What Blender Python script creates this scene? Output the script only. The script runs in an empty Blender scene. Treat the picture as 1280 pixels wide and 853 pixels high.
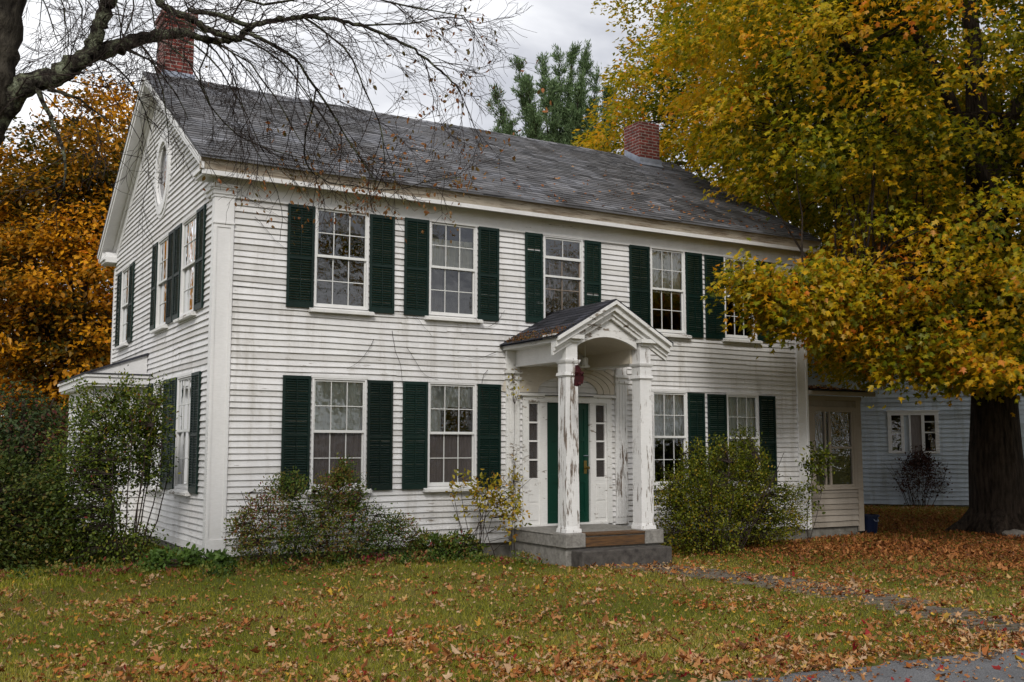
import bpy, math, random
import numpy as np
from mathutils import Vector, Matrix
R_ = math.radians
random.seed(7); rng = np.random.default_rng(7)
scene = bpy.context.scene
COL = scene.collection

# ------------------------------------------------------------------ camera
CAM = np.array([-3.7513, -14.8732, 1.6487]); YAW = R_(30.2905); PIT = R_(5.8194); FPX = 1302.579
cF = np.array([math.sin(YAW)*math.cos(PIT), math.cos(YAW)*math.cos(PIT), math.sin(PIT)])
cR = np.array([math.cos(YAW), -math.sin(YAW), 0.0]); cU = np.cross(cR, cF)
def at(px, py, d):
    """a world point found d metres in front of the photographer, measured off the photo"""
    return CAM + d*(cF + cR*(px-640)/FPX - cU*(py-426.5)/FPX)
cam = bpy.data.objects.new('camera', bpy.data.cameras.new('camera')); COL.objects.link(cam)
cam.location = CAM; cam.rotation_euler = (math.pi/2+PIT, 0, -YAW)
cam.data.sensor_width = 36; cam.data.lens = 36*FPX/1280; cam.data.clip_end = 2000
scene.camera = cam

# ------------------------------------------------------------------ materials
def newmat(name):
    m = bpy.data.materials.new(name); m.use_nodes = True
    nt = m.node_tree; nt.nodes.clear()
    out = nt.nodes.new('ShaderNodeOutputMaterial')
    return m, nt, out
def N(nt, t, **kw):
    n = nt.nodes.new(t)
    for k, v in kw.items():
        if k in n.inputs: n.inputs[k].default_value = v
        else: setattr(n, k, v)
    return n
def ramp(nt, stops, interp='LINEAR'):
    r = nt.nodes.new('ShaderNodeValToRGB'); cr = r.color_ramp; cr.interpolation = interp
    while len(cr.elements) < len(stops): cr.elements.new(0.5)
    for e, (p, c) in zip(cr.elements, stops):
        e.position = p; e.color = (*c, 1) if len(c) == 3 else c
    return r
def coords(nt, scale=(1, 1, 1), kind='Object'):
    tc = nt.nodes.new('ShaderNodeTexCoord'); mp = nt.nodes.new('ShaderNodeMapping')
    mp.inputs['Scale'].default_value = scale
    nt.links.new(tc.outputs[kind], mp.inputs['Vector']); return mp.outputs[0]
def mix(nt, fac, a, b, blend='MIX'):
    m = nt.nodes.new('ShaderNodeMix'); m.data_type = 'RGBA'; m.blend_type = blend
    for idx, v in ((0, fac), (6, a), (7, b)):
        if hasattr(v, 'default_value'): nt.links.new(v, m.inputs[idx])
        elif idx == 0: m.inputs[0].default_value = v
        else: m.inputs[idx].default_value = (*v, 1)
    return m.outputs[2]

def paint(name, base=(.76, .75, .74), peel=.3, stretch=(1.2, 1.2, 9), wood=(.20, .165, .13), rough=.55, dirt=.35, peelscale=3.0, attr=False, soft=.05):
    """old oil paint: flakes off along the grain to grey wood, with dirt streaks"""
    m, nt, out = newmat(name); L = nt.links
    co = coords(nt, stretch)
    n1 = N(nt, 'ShaderNodeTexNoise', Scale=peelscale, Detail=9, Roughness=.72); L.new(co, n1.inputs['Vector'])
    co2 = coords(nt, (1, 1, 1))
    n2 = N(nt, 'ShaderNodeTexNoise', Scale=.9, Detail=4, Roughness=.6); L.new(co2, n2.inputs['Vector'])
    ad = N(nt, 'ShaderNodeMath', operation='MULTIPLY_ADD'); ad.inputs[1].default_value = .45
    L.new(n2.outputs[0], ad.inputs[0]); L.new(n1.outputs[0], ad.inputs[2])   # n2*.45+n1 : mean .725
    t = .725 + .24*(1-peel)
    mk = N(nt, 'ShaderNodeMapRange'); mk.inputs[1].default_value = t; mk.inputs[2].default_value = t+soft
    L.new(ad.outputs[0], mk.inputs[0])
    n3 = N(nt, 'ShaderNodeTexNoise', Scale=2.3, Detail=6, Roughness=.65); L.new(coords(nt, (1, 1, .35)), n3.inputs['Vector'])
    d1 = ramp(nt, [(.35, tuple(c*.8 for c in base)), (.62, base)]); L.new(n3.outputs[0], d1.inputs[0])
    colr = mix(nt, dirt, base, d1.outputs[0])
    n4 = N(nt, 'ShaderNodeTexNoise', Scale=60, Detail=3); L.new(coords(nt, (.3, .3, 1)), n4.inputs['Vector'])
    g = ramp(nt, [(.3, (.93, .93, .92)), (.7, (1, 1, 1))]); L.new(n4.outputs[0], g.inputs[0])
    colr = mix(nt, 1.0, colr, g.outputs[0], 'MULTIPLY')
    if attr:
        a = N(nt, 'ShaderNodeAttribute', attribute_name='tone')
        g2 = ramp(nt, [(0, (.70, .69, .67)), (.12, (.86, .855, .84)), (.4, (.94, .94, .94)), (1, (1.0, 1.0, 1.0))]); L.new(a.outputs['Fac'], g2.inputs[0])
        colr = mix(nt, 1.0, colr, g2.outputs[0], 'MULTIPLY')
        n5 = N(nt, 'ShaderNodeTexNoise', Scale=1.0, Detail=7, Roughness=.7); L.new(coords(nt, (4.5, 4.5, .5)), n5.inputs['Vector'])
        g5 = ramp(nt, [(.34, (.76, .745, .71)), (.47, (.96, .955, .95)), (.55, (1, 1, 1))]); L.new(n5.outputs[0], g5.inputs[0])
        colr = mix(nt, 1.0, colr, g5.outputs[0], 'MULTIPLY')
        n6 = N(nt, 'ShaderNodeTexNoise', Scale=5.0, Detail=3, Roughness=.5); L.new(coords(nt, (1, 1, 5)), n6.inputs['Vector'])
        g6 = ramp(nt, [(.735, (1, 1, 1)), (.76, (.45, .40, .33))]); L.new(n6.outputs[0], g6.inputs[0])
        colr = mix(nt, 1.0, colr, g6.outputs[0], 'MULTIPLY')
    wn = N(nt, 'ShaderNodeTexNoise', Scale=14, Detail=4); L.new(co, wn.inputs['Vector'])
    wr = ramp(nt, [(.3, tuple(c*.5 for c in wood)), (.7, tuple(c*1.5 for c in wood))]); L.new(wn.outputs[0], wr.inputs[0])
    colr = mix(nt, mk.outputs[0], colr, wr.outputs[0])
    b = N(nt, 'ShaderNodeBsdfPrincipled', Roughness=rough); L.new(colr, b.inputs['Base Color'])
    b.inputs['Specular IOR Level'].default_value = .3
    bp = N(nt, 'ShaderNodeBump', Strength=.5, Distance=.004); bp.invert = True
    L.new(mk.outputs[0], bp.inputs['Height']); L.new(bp.outputs[0], b.inputs['Normal'])
    L.new(b.outputs[0], out.inputs[0]); return m

def simple(name, c1, c2=None, rough=.7, scale=6, bump=.2, spec=.3, stretch=(1, 1, 1), dist=.01, detail=6, metal=0):
    m, nt, out = newmat(name); L = nt.links
    c2 = c2 or tuple(v*.7 for v in c1)
    n = N(nt, 'ShaderNodeTexNoise', Scale=scale, Detail=detail, Roughness=.65); L.new(coords(nt, stretch), n.inputs['Vector'])
    r = ramp(nt, [(.32, c2), (.66, c1)]); L.new(n.outputs[0], r.inputs[0])
    b = N(nt, 'ShaderNodeBsdfPrincipled', Roughness=rough, Metallic=metal); L.new(r.outputs[0], b.inputs['Base Color'])
    b.inputs['Specular IOR Level'].default_value = spec
    if bump:
        bp = N(nt, 'ShaderNodeBump', Strength=bump, Distance=dist); L.new(n.outputs[0], bp.inputs['Height']); L.new(bp.outputs[0], b.inputs['Normal'])
    L.new(b.outputs[0], out.inputs[0]); return m

def leafmat(name, stops, transl=.35, rough=.45, gloss=.018):
    m, nt, out = newmat(name); L = nt.links
    a = N(nt, 'ShaderNodeAttribute', attribute_name='tone')
    r = ramp(nt, stops); L.new(a.outputs['Fac'], r.inputs[0])
    n = N(nt, 'ShaderNodeTexNoise', Scale=22, Detail=2); L.new(coords(nt), n.inputs['Vector'])
    g = ramp(nt, [(.3, (.78, .78, .78)), (.7, (1.15, 1.15, 1.15))]); L.new(n.outputs[0], g.inputs[0])
    c = mix(nt, 1.0, r.outputs[0], g.outputs[0], 'MULTIPLY')
    d = N(nt, 'ShaderNodeBsdfDiffuse'); L.new(c, d.inputs[0])
    t = N(nt, 'ShaderNodeBsdfTranslucent'); L.new(c, t.inputs[0])
    s = N(nt, 'ShaderNodeMixShader'); s.inputs[0].default_value = transl; L.new(d.outputs[0], s.inputs[1]); L.new(t.outputs[0], s.inputs[2])
    gl = N(nt, 'ShaderNodeBsdfGlossy', Roughness=rough); gl.inputs[0].default_value = (.9, .9, .8, 1)
    s2 = N(nt, 'ShaderNodeMixShader'); s2.inputs[0].default_value = gloss; L.new(s.outputs[0], s2.inputs[1]); L.new(gl.outputs[0], s2.inputs[2])
    L.new(s2.outputs[0], out.inputs[0]); return m

def glass(name, tint=(.90, .93, .91), refl=1.25, screen=0.0, screencol=(.10, .085, .085)):
    m, nt, out = newmat(name); L = nt.links
    tr = N(nt, 'ShaderNodeBsdfTransparent'); tr.inputs[0].default_value = (*tint, 1)
    gl = N(nt, 'ShaderNodeBsdfGlossy', Roughness=.015); gl.inputs[0].default_value = (.95, .97, 1, 1)
    n = N(nt, 'ShaderNodeTexNoise', Scale=5, Detail=2); L.new(coords(nt), n.inputs['Vector'])
    bp = N(nt, 'ShaderNodeBump', Strength=.35, Distance=.012); L.new(n.outputs[0], bp.inputs['Height'])
    L.new(bp.outputs[0], gl.inputs['Normal'])
    lw = N(nt, 'ShaderNodeFresnel', IOR=1.5)
    mu = N(nt, 'ShaderNodeMath', operation='MULTIPLY'); mu.use_clamp = True; mu.inputs[1].default_value = 2.0*refl; L.new(lw.outputs[0], mu.inputs[0])
    s = N(nt, 'ShaderNodeMixShader'); L.new(mu.outputs[0], s.inputs[0]); L.new(tr.outputs[0], s.inputs[1]); L.new(gl.outputs[0], s.inputs[2])
    if screen:
        df = N(nt, 'ShaderNodeBsdfDiffuse'); df.inputs[0].default_value = (*screencol, 1)
        s2 = N(nt, 'ShaderNodeMixShader'); s2.inputs[0].default_value = screen; L.new(s.outputs[0], s2.inputs[1]); L.new(df.outputs[0], s2.inputs[2]); s = s2
    L.new(s.outputs[0], out.inputs[0]); return m

M = {}
M['siding'] = paint('white_clapboard_paint', (.80, .79, .79), peel=.34, stretch=(.8, .8, 8), attr=True, dirt=.5)
M['sidingworn'] = paint('worn_clapboard_paint', (.80, .79, .80), peel=.42, stretch=(.8, .8, 8), attr=True, dirt=.6)
M['trim'] = paint('white_trim_paint', (.80, .79, .785), peel=.16, stretch=(3, 3, 1.2), dirt=.5)
M['trimh'] = paint('white_horizontal_trim_paint', (.78, .77, .76), peel=.42, stretch=(.7, 2, 8), dirt=.5)
M['crown'] = paint('weathered_cornice_paint', (.50, .44, .36), peel=1.15, stretch=(.5, 2, 9), wood=(.24, .19, .14), dirt=.8, soft=.12)
M['column'] = paint('peeling_column_paint', (.79, .78, .77), peel=.74, stretch=(9, 9, .9), wood=(.19, .15, .12), dirt=.5, soft=.03, peelscale=2.2)
M['porchtrim'] = paint('peeling_porch_paint', (.78, .77, .75), peel=.62, stretch=(2, 1, 6), wood=(.21, .17, .13), dirt=.6)
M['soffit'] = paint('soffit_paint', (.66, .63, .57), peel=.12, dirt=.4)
M['beige'] = paint('porch_ceiling_paint', (.60, .54, .45), peel=.2, stretch=(.8, .8, 8), dirt=.5)
M['sunroom'] = paint('sunroom_shaded_beige_paint', (.37, .325, .275), peel=.25, stretch=(.8, .8, 8), attr=True, dirt=.6)  # brownish beige, its colour darkened to carry the maple's shade
M['sunroomtrim'] = paint('sunroom_shaded_trim_paint', (.37, .32, .265), peel=.3, dirt=.6)  # trim colour lowered likewise, maple shade painted in
M['sash'] = paint('sash_paint', (.72, .72, .70), peel=.15, dirt=.3, peelscale=8)
M['brownsash'] = paint('bare_wood_sash', (.30, .24, .19), peel=.5, dirt=.5)
M['green'] = paint('dark_green_shutter_paint', (.0022, .017, .0125), peel=.10, stretch=(1.5, 1.5, 12), wood=(.10, .13, .12), rough=.5, dirt=.4, soft=.02, attr=True)
M['greenworn'] = paint('worn_green_shutter_paint', (.003, .020, .0145), peel=.36, stretch=(1.5, 1.5, 12), wood=(.16, .18, .17), rough=.6, dirt=.4, soft=.02)
M['greendoor'] = paint('green_door_paint', (.002, .040, .024), peel=.05, rough=.4, dirt=.4, wood=(.05, .08, .06))
M['blue'] = paint('pale_blue_siding_paint', (.60, .68, .79), peel=.15, stretch=(.5, .5, 6), attr=True, dirt=.6)
M['granite'] = simple('granite_block', (.30, .285, .26), (.15, .14, .125), .8, 14, .35)
M['darkgranite'] = simple('dark_step_stone', (.10, .09, .08), (.035, .03, .028), .8, 9, .4)
M['concrete'] = simple('foundation_stone', (.22, .205, .18), (.09, .085, .07), .9, 5, .5, dist=.03)
M['rustwood'] = simple('weathered_riser_board', (.15, .075, .028), (.05, .03, .018), .8, 5, .4, stretch=(1, 1, 9))
M['lead'] = simple('lead_flashing', (.32, .35, .42), (.2, .22, .27), .45, 8, .2, metal=.3)
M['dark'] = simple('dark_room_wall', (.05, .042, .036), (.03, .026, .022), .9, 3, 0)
M['bark'] = simple('dark_maple_bark', (.065, .048, .036), (.008, .006, .005), .9, 7, .9, .1, (2.2, 2.2, .35), .08)
def lichen():
    m, nt, out = newmat('lichen_grey_bark'); L = nt.links
    a = N(nt, 'ShaderNodeTexNoise', Scale=9, Detail=8, Roughness=.75); L.new(coords(nt), a.inputs['Vector'])
    b_ = N(nt, 'ShaderNodeTexNoise', Scale=38, Detail=4, Roughness=.7); L.new(coords(nt), b_.inputs['Vector'])
    r = ramp(nt, [(.36, (.012, .009, .007)), (.48, (.06, .052, .042)), (.55, (.15, .16, .10)), (.68, (.26, .28, .20))]); L.new(a.outputs[0], r.inputs[0])
    g = ramp(nt, [(.35, (.25, .25, .25)), (.6, (1.2, 1.2, 1.2))]); L.new(b_.outputs[0], g.inputs[0])
    c = mix(nt, 1.0, r.outputs[0], g.outputs[0], 'MULTIPLY')
    p = N(nt, 'ShaderNodeBsdfPrincipled', Roughness=.95); L.new(c, p.inputs['Base Color']); p.inputs['Specular IOR Level'].default_value = .1
    bp = N(nt, 'ShaderNodeBump', Strength=1.0, Distance=.03); L.new(b_.outputs[0], bp.inputs['Height']); L.new(bp.outputs[0], p.inputs['Normal'])
    L.new(p.outputs[0], out.inputs[0]); return m
M['lichen'] = lichen()
M['darkbark'] = simple('furrowed_dark_bark', (.075, .065, .05), (.010, .008, .007), .95, 9, 1.0, .1, (1.6, 1.6, .5), .06)
M['twig'] = simple('dark_twig_bark', (.05, .034, .028), (.02, .014, .012), .8, 20, 0, .2)
M['greytwig'] = simple('pale_mauve_twigs', (.26, .19, .21), (.16, .11, .12), .8, 20, 0, .1)
M['rock'] = simple('field_stone', (.26, .23, .20), (.10, .09, .075), .9, 6, .6, dist=.03)
M['bluetub'] = simple('blue_plastic', (.003, .009, .035), (.002, .005, .02), .4, 5, .05)
M['blackmetal'] = simple('black_iron', (.02, .018, .016), None, .5, 9, 0)
M['brass'] = simple('old_brass', (.35, .25, .08), None, .35, 9, 0, metal=.9)
M['glass'] = glass('window_glass', refl=1.35)
M['glassdim'] = glass('screened_glass', tint=(.75, .72, .71), refl=.3, screen=.35, screencol=(.15, .135, .13))
M['glassstorm'] = glass('storm_glass', tint=(.6, .6, .58), refl=1.2, screen=.08, screencol=(.10, .085, .08))
M['redpaint'] = simple('dark_red_cloth', (.05, .002, .004), (.02, .001, .002), .7, 20, .3)
def cloth(name, c, transp=.0, tr=.35):
    m, nt, out = newmat(name); L = nt.links
    n = N(nt, 'ShaderNodeTexNoise', Scale=30, Detail=3); L.new(coords(nt, (1, 1, .15)), n.inputs['Vector'])
    r = ramp(nt, [(.3, tuple(v*.75 for v in c)), (.7, c)]); L.new(n.outputs[0], r.inputs[0])
    d = N(nt, 'ShaderNodeBsdfDiffuse'); L.new(r.outputs[0], d.inputs[0])
    if transp:
        t = N(nt, 'ShaderNodeBsdfTransparent'); s = N(nt, 'ShaderNodeMixShader'); s.inputs[0].default_value = transp
        L.new(d.outputs[0], s.inputs[1]); L.new(t.outputs[0], s.inputs[2]); L.new(s.outputs[0], out.inputs[0])
    else: L.new(d.outputs[0], out.inputs[0])
    return m
M['curtain'] = cloth('sheer_white_curtain', (.80, .82, .78), .12)
M['shade'] = cloth('drawn_greenish_shade', (.72, .75, .68))
M['cream'] = cloth('cream_half_curtain', (.75, .70, .54), .1)
M['mauve'] = cloth('dull_mauve_curtain', (.27, .24, .235), .1)

# shingles
def shingle_mat(name, base, cell=(.16,)):
    m, nt, out = newmat(name); L = nt.links
    a = N(nt, 'ShaderNodeAttribute', attribute_name='tone')
    r = ramp(nt, [(0, tuple(c*.35 for c in base)), (.5, base), (1, tuple(c*1.8 for c in base))]); L.new(a.outputs['Fac'], r.inputs[0])
    n = N(nt, 'ShaderNodeTexNoise', Scale=1.1, Detail=5, Roughness=.7); L.new(coords(nt), n.inputs['Vector'])
    g = ramp(nt, [(.3, (.50, .47, .44)), (.5, (1, 1, 1)), (.68, (1.35, 1.4, 1.5))]); L.new(n.outputs[0], g.inputs[0])
    c = mix(nt, 1.0, r.outputs[0], g.outputs[0], 'MULTIPLY')
    n2 = N(nt, 'ShaderNodeTexNoise', Scale=160, Detail=2); L.new(coords(nt), n2.inputs['Vector'])
    g2 = ramp(nt, [(.3, (.7, .7, .7)), (.7, (1.25, 1.25, 1.25))]); L.new(n2.outputs[0], g2.inputs[0])
    c = mix(nt, 1.0, c, g2.outputs[0], 'MULTIPLY')
    b = N(nt, 'ShaderNodeBsdfPrincipled', Roughness=.85); L.new(c, b.inputs['Base Color']); b.inputs['Specular IOR Level'].default_value = .25
    L.new(b.outputs[0], out.inputs[0]); return m
M['roof'] = shingle_mat('grey_asphalt_shingle', (.115, .114, .120))
M['porchroof'] = shingle_mat('dark_asphalt_shingle', (.035, .035, .042))
def brick_mat():
    m, nt, out = newmat('red_chimney_brick'); L = nt.links
    tc = nt.nodes.new('ShaderNodeTexCoord')
    sx = nt.nodes.new('ShaderNodeSeparateXYZ'); L.new(tc.outputs['Object'], sx.inputs[0])
    ad = N(nt, 'ShaderNodeMath', operation='ADD'); L.new(sx.outputs[0], ad.inputs[0]); L.new(sx.outputs[1], ad.inputs[1])
    cb = nt.nodes.new('ShaderNodeCombineXYZ'); L.new(ad.outputs[0], cb.inputs[0]); L.new(sx.outputs[2], cb.inputs[1])
    n0 = N(nt, 'ShaderNodeTexNoise', Scale=9, Detail=2); L.new(tc.outputs['Object'], n0.inputs['Vector'])
    vm = N(nt, 'ShaderNodeVectorMath', operation='MULTIPLY_ADD'); vm.inputs[1].default_value = (.012, .012, 0); L.new(n0.outputs[1], vm.inputs[0]); L.new(cb.outputs[0], vm.inputs[2])
    br = N(nt, 'ShaderNodeTexBrick', Scale=1.0); L.new(vm.outputs[0], br.inputs['Vector'])
    br.inputs['Brick Width'].default_value = .21; br.inputs['Row Height'].default_value = .07; br.inputs['Mortar Size'].default_value = .008
    br.inputs['Color1'].default_value = (.20, .034, .022, 1); br.inputs['Color2'].default_value = (.10, .020, .015, 1); br.inputs['Mortar'].default_value = (.30, .25, .22, 1)
    n = N(nt, 'ShaderNodeTexNoise', Scale=7, Detail=5); L.new(tc.outputs['Object'], n.inputs['Vector'])
    g = ramp(nt, [(.3, (.45, .45, .45)), (.65, (1.1, 1.1, 1.1))]); L.new(n.outputs[0], g.inputs[0])
    c = mix(nt, 1.0, br.outputs[0], g.outputs[0], 'MULTIPLY')
    b = N(nt, 'ShaderNodeBsdfPrincipled', Roughness=.9); L.new(c, b.inputs['Base Color'])
    bp = N(nt, 'ShaderNodeBump', Strength=.8, Distance=.012); bp.invert = True; L.new(br.outputs['Fac'], bp.inputs['Height']); L.new(bp.outputs[0], b.inputs['Normal'])
    L.new(b.outputs[0], out.inputs[0]); return m
M['brick'] = brick_mat()

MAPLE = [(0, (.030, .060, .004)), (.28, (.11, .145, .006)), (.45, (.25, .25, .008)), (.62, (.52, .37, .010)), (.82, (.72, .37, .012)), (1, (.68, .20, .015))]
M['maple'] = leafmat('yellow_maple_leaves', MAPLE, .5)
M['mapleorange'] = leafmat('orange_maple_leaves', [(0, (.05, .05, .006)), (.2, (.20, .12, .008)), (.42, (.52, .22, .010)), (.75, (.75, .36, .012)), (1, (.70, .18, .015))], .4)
M['darkgreen'] = leafmat('dark_green_leaves', [(0, (.014, .028, .006)), (.5, (.042, .068, .012)), (.8, (.09, .11, .02)), (1, (.16, .10, .02))], .25)
M['bush'] = leafmat('bush_leaves', [(0, (.018, .036, .006)), (.45, (.060, .092, .014)), (.75, (.17, .21, .022)), (.9, (.26, .18, .02)), (1, (.20, .035, .03))], .3)
M['bushred'] = leafmat('reddening_bush_leaves', [(0, (.02, .045, .008)), (.4, (.075, .13, .018)), (.65, (.19, .20, .035)), (.82, (.27, .14, .05)), (1, (.20, .018, .03))], .3)
M['oliveleaf'] = leafmat('olive_lilac_leaves', [(0, (.022, .042, .004)), (.4, (.085, .110, .008)), (.75, (.22, .22, .014)), (1, (.36, .22, .02))], .3)
M['yellowleaf'] = leafmat('yellow_sapling_leaves', [(0, (.14, .17, .02)), (.5, (.48, .37, .03)), (1, (.48, .20, .04))], .35)
M['brownleaf'] = leafmat('brown_hanging_leaves', [(0, (.09, .08, .02)), (.5, (.20, .10, .03)), (1, (.30, .10, .03))], .3)
M['deadleaf'] = leafmat('dead_shrub_leaves', [(0, (.035, .02, .015)), (1, (.10, .035, .03))], .2)
M['redtree'] = leafmat('dull_red_green_leaves', [(0, (.02, .04, .015)), (.6, (.06, .09, .03)), (.75, (.09, .03, .02)), (1, (.11, .02, .02))], .3)
M['pine'] = leafmat('pine_needles', [(0, (.05, .09, .04)), (.6, (.14, .21, .09)), (1, (.22, .30, .15))], .15)
M['fallen'] = leafmat('fallen_leaf_colours', [(0, (.07, .028, .014)), (.2, (.19, .06, .018)), (.4, (.34, .12, .03)), (.6, (.42, .21, .08)), (.78, (.46, .31, .19)), (.9, (.50, .30, .03)), (1, (.26, .02, .018))], .12, .6, .02)
M['grass'] = leafmat('grass_blades', [(0, (.085, .115, .008)), (.35, (.215, .225, .014)), (.65, (.36, .31, .04)), (1, (.52, .41, .15))], .3)
M['herb'] = leafmat('fresh_green_herb_leaves', [(0, (.05, .10, .02)), (.7, (.13, .22, .04)), (1, (.28, .26, .05))], .35)

# ------------------------------------------------------------------ object helpers
def obj(name, me_or_mb, mat=None, parent=None, tone=None):
    me = me_or_mb.mesh(name) if isinstance(me_or_mb, MB) else me_or_mb
    o = bpy.data.objects.new(name, me); COL.objects.link(o)
    if mat: me.materials.append(mat)
    if parent:
        o.parent = parent; root = parent
        off = Vector(parent.get('_o', (0, 0, 0)))
        o.matrix_parent_inverse = Matrix.Translation(-off); o['_o'] = (0, 0, 0)
        ob = o
    return o
def tag(o, label=None, cat=None, group=None, kind=None):
    for k, v in (('label', label), ('category', cat), ('group', group), ('kind', kind)):
        if v: o[k] = v
    return o
def thing(name, loc, label, cat, group=None):
    e = bpy.data.objects.new(name, None); COL.objects.link(e); e.location = loc; e['_o'] = tuple(loc); e.empty_display_size = .3
    return tag(e, label, cat, group)

class MB:
    """collects faces for ONE mesh; T maps (u, v, z) of a wall to the world"""
    def __init__(s, T=None): s.v = []; s.f = []; s.t = []; s.T = T or (lambda u, v, z: (u, v, z))
    def poly(s, pts, tone=0.5):
        i = len(s.v)
        for p in pts: s.v.append(s.T(*p)); s.t.append(tone)
        s.f.append(tuple(range(i, i+len(pts))))
    def box(s, a0, a1, b0, b1, c0, c1, tone=.5):
        a0, a1 = sorted((a0, a1)); b0, b1 = sorted((b0, b1)); c0, c1 = sorted((c0, c1))
        i = len(s.v)
        for c in (c0, c1):
            for a, b in ((a0, b0), (a1, b0), (a1, b1), (a0, b1)): s.v.append(s.T(a, b, c)); s.t.append(tone)
        for f in ((0, 3, 2, 1), (4, 5, 6, 7), (0, 1, 5, 4), (1, 2, 6, 5), (2, 3, 7, 6), (3, 0, 4, 7)): s.f.append(tuple(i+k for k in f))
    def prism(s, prof, axis, a0, a1, tone=.5):
        """prof = closed 2D outline; extruded along axis 0 (u), 1 (v) or 2 (z)"""
        def P(p, a):
            if axis == 0: return (a, p[0], p[1])
            if axis == 1: return (p[0], a, p[1])
            return (p[0], p[1], a)
        i = len(s.v); n = len(prof)
        for a in (a0, a1):
            for p in prof: s.v.append(s.T(*P(p, a))); s.t.append(tone)
        s.f.append(tuple(range(i, i+n))); s.f.append(tuple(range(i+2*n-1, i+n-1, -1)))
        for k in range(n):
            k2 = (k+1) % n; s.f.append((i+k, i+k2, i+n+k2, i+n+k))
    def tube(s, pts, rad, sides=6, tone=.5, cap=True):
        pts = [np.array(p, float) for p in pts]; n = len(pts)
        if not hasattr(rad, '__len__'): rad = [rad]*n
        i0 = len(s.v); up = np.array([.13, .31, .94])
        for k in range(n):
            d = pts[min(k+1, n-1)]-pts[max(k-1, 0)]; d = d/(np.linalg.norm(d)+1e-9)
            a = np.cross(d, up); l = np.linalg.norm(a)
            if l < .1: a = np.cross(d, (1, 0, 0)); l = np.linalg.norm(a)
            a /= l; b = np.cross(d, a)
            for j in range(sides):
                an = 2*math.pi*j/sides; q = pts[k]+rad[k]*(math.cos(an)*a+math.sin(an)*b)
                s.v.append(s.T(*q)); s.t.append(tone)
        for k in range(n-1):
            for j in range(sides):
                j2 = (j+1) % sides; s.f.append((i0+k*sides+j, i0+k*sides+j2, i0+(k+1)*sides+j2, i0+(k+1)*sides+j))
        if cap:
            s.f.append(tuple(i0+j for j in range(sides-1, -1, -1))); s.f.append(tuple(i0+(n-1)*sides+j for j in range(sides)))
    def mesh(s, name):
        me = bpy.data.meshes.new(name); me.from_pydata([tuple(map(float, v)) for v in s.v], [], s.f)
        a = me.attributes.new('tone', 'FLOAT', 'POINT'); a.data.foreach_set('value', np.array(s.t, 'f'))
        me.update(); return me

def smooth(o):
    o.data.polygons.foreach_set('use_smooth', np.ones(len(o.data.polygons), bool)); return o

# leaves: vectorised -------------------------------------------------
LEAF_M = (np.array([(0, 0), (.36, .10), (.20, .34), (.52, .58), (.17, .62), (0, 1), (-.17, .62), (-.52, .58), (-.20, .34), (-.36, .10)]), [(0, 1, 2, 3, 4, 5), (0, 5, 6, 7, 8, 9)])
LEAF_O = (np.array([(0, 0), (.26, .3), (.22, .68), (0, 1), (-.22, .68), (-.26, .3)]), [(0, 1, 2, 3), (0, 3, 4, 5)])
LEAF_D = (np.array([(0, 0), (.34, .45), (0, 1), (-.34, .45)]), [(0, 1, 2), (0, 2, 3)])
BLADE = (np.array([(-.5, 0), (.5, 0), (0, 1)]), [(0, 1, 2)])
def leaves(name, P, D, Nn, size, tone, tmpl, mat, parent=None, fold=.35, aspect=1.0, curl=.0, jit=0):
    """P base points, D direction of the midrib, Nn rough normal"""
    n = len(P); tv, tf = tmpl; k = len(tv)
    D = D/np.linalg.norm(D, axis=1, keepdims=True)
    S = np.cross(D, Nn); S /= np.linalg.norm(S, axis=1, keepdims=True)+1e-9
    U = np.cross(S, D)
    size = np.broadcast_to(size, (n,))
    x = tv[:, 0]*aspect; y = tv[:, 1]
    fold = np.broadcast_to(fold, (n,))[:, None]; curl = np.broadcast_to(curl, (n,))[:, None]; z = -np.abs(x)[None]*fold - curl*(y*y)[None]
    V = P[:, None, :] + size[:, None, None]*(S[:, None, :]*x[None, :, None] + D[:, None, :]*y[None, :, None] + U[:, None, :]*z[:, :, None])
    if jit: V = V+rng.normal(0, 1, V.shape)*(size*jit)[:, None, None]
    V = V.reshape(-1, 3).astype('f')
    lens = [len(f) for f in tf]; flat = np.concatenate([np.array(f) for f in tf])
    loops = (np.arange(n)[:, None]*k + flat[None, :]).ravel().astype('i')
    tot = np.tile(np.array(lens), n).astype('i'); st = np.concatenate([[0], np.cumsum(tot)[:-1]]).astype('i')
    me = bpy.data.meshes.new(name)
    me.vertices.add(len(V)); me.vertices.foreach_set('co', V.ravel())
    me.loops.add(len(loops)); me.loops.foreach_set('vertex_index', loops)
    me.polygons.add(len(tot)); me.polygons.foreach_set('loop_start', st)
    a = me.attributes.new('tone', 'FLOAT', 'POINT'); a.data.foreach_set('value', np.repeat(np.clip(tone, 0, 1), k).astype('f'))
    me.update(calc_edges=True); me.validate()
    return obj(name, me, mat, parent)
def rnd(n, s=1.0): return rng.normal(0, s, (n, 3))

# ------------------------------------------------------------------ wall transforms
FR = lambda u, v, z: (u, -v, z)          # facade: u along +x, v outwards (-y)
SD = lambda u, v, z: (-v, u, z)          # left gable wall: u along +y, v outwards (-x)

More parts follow.
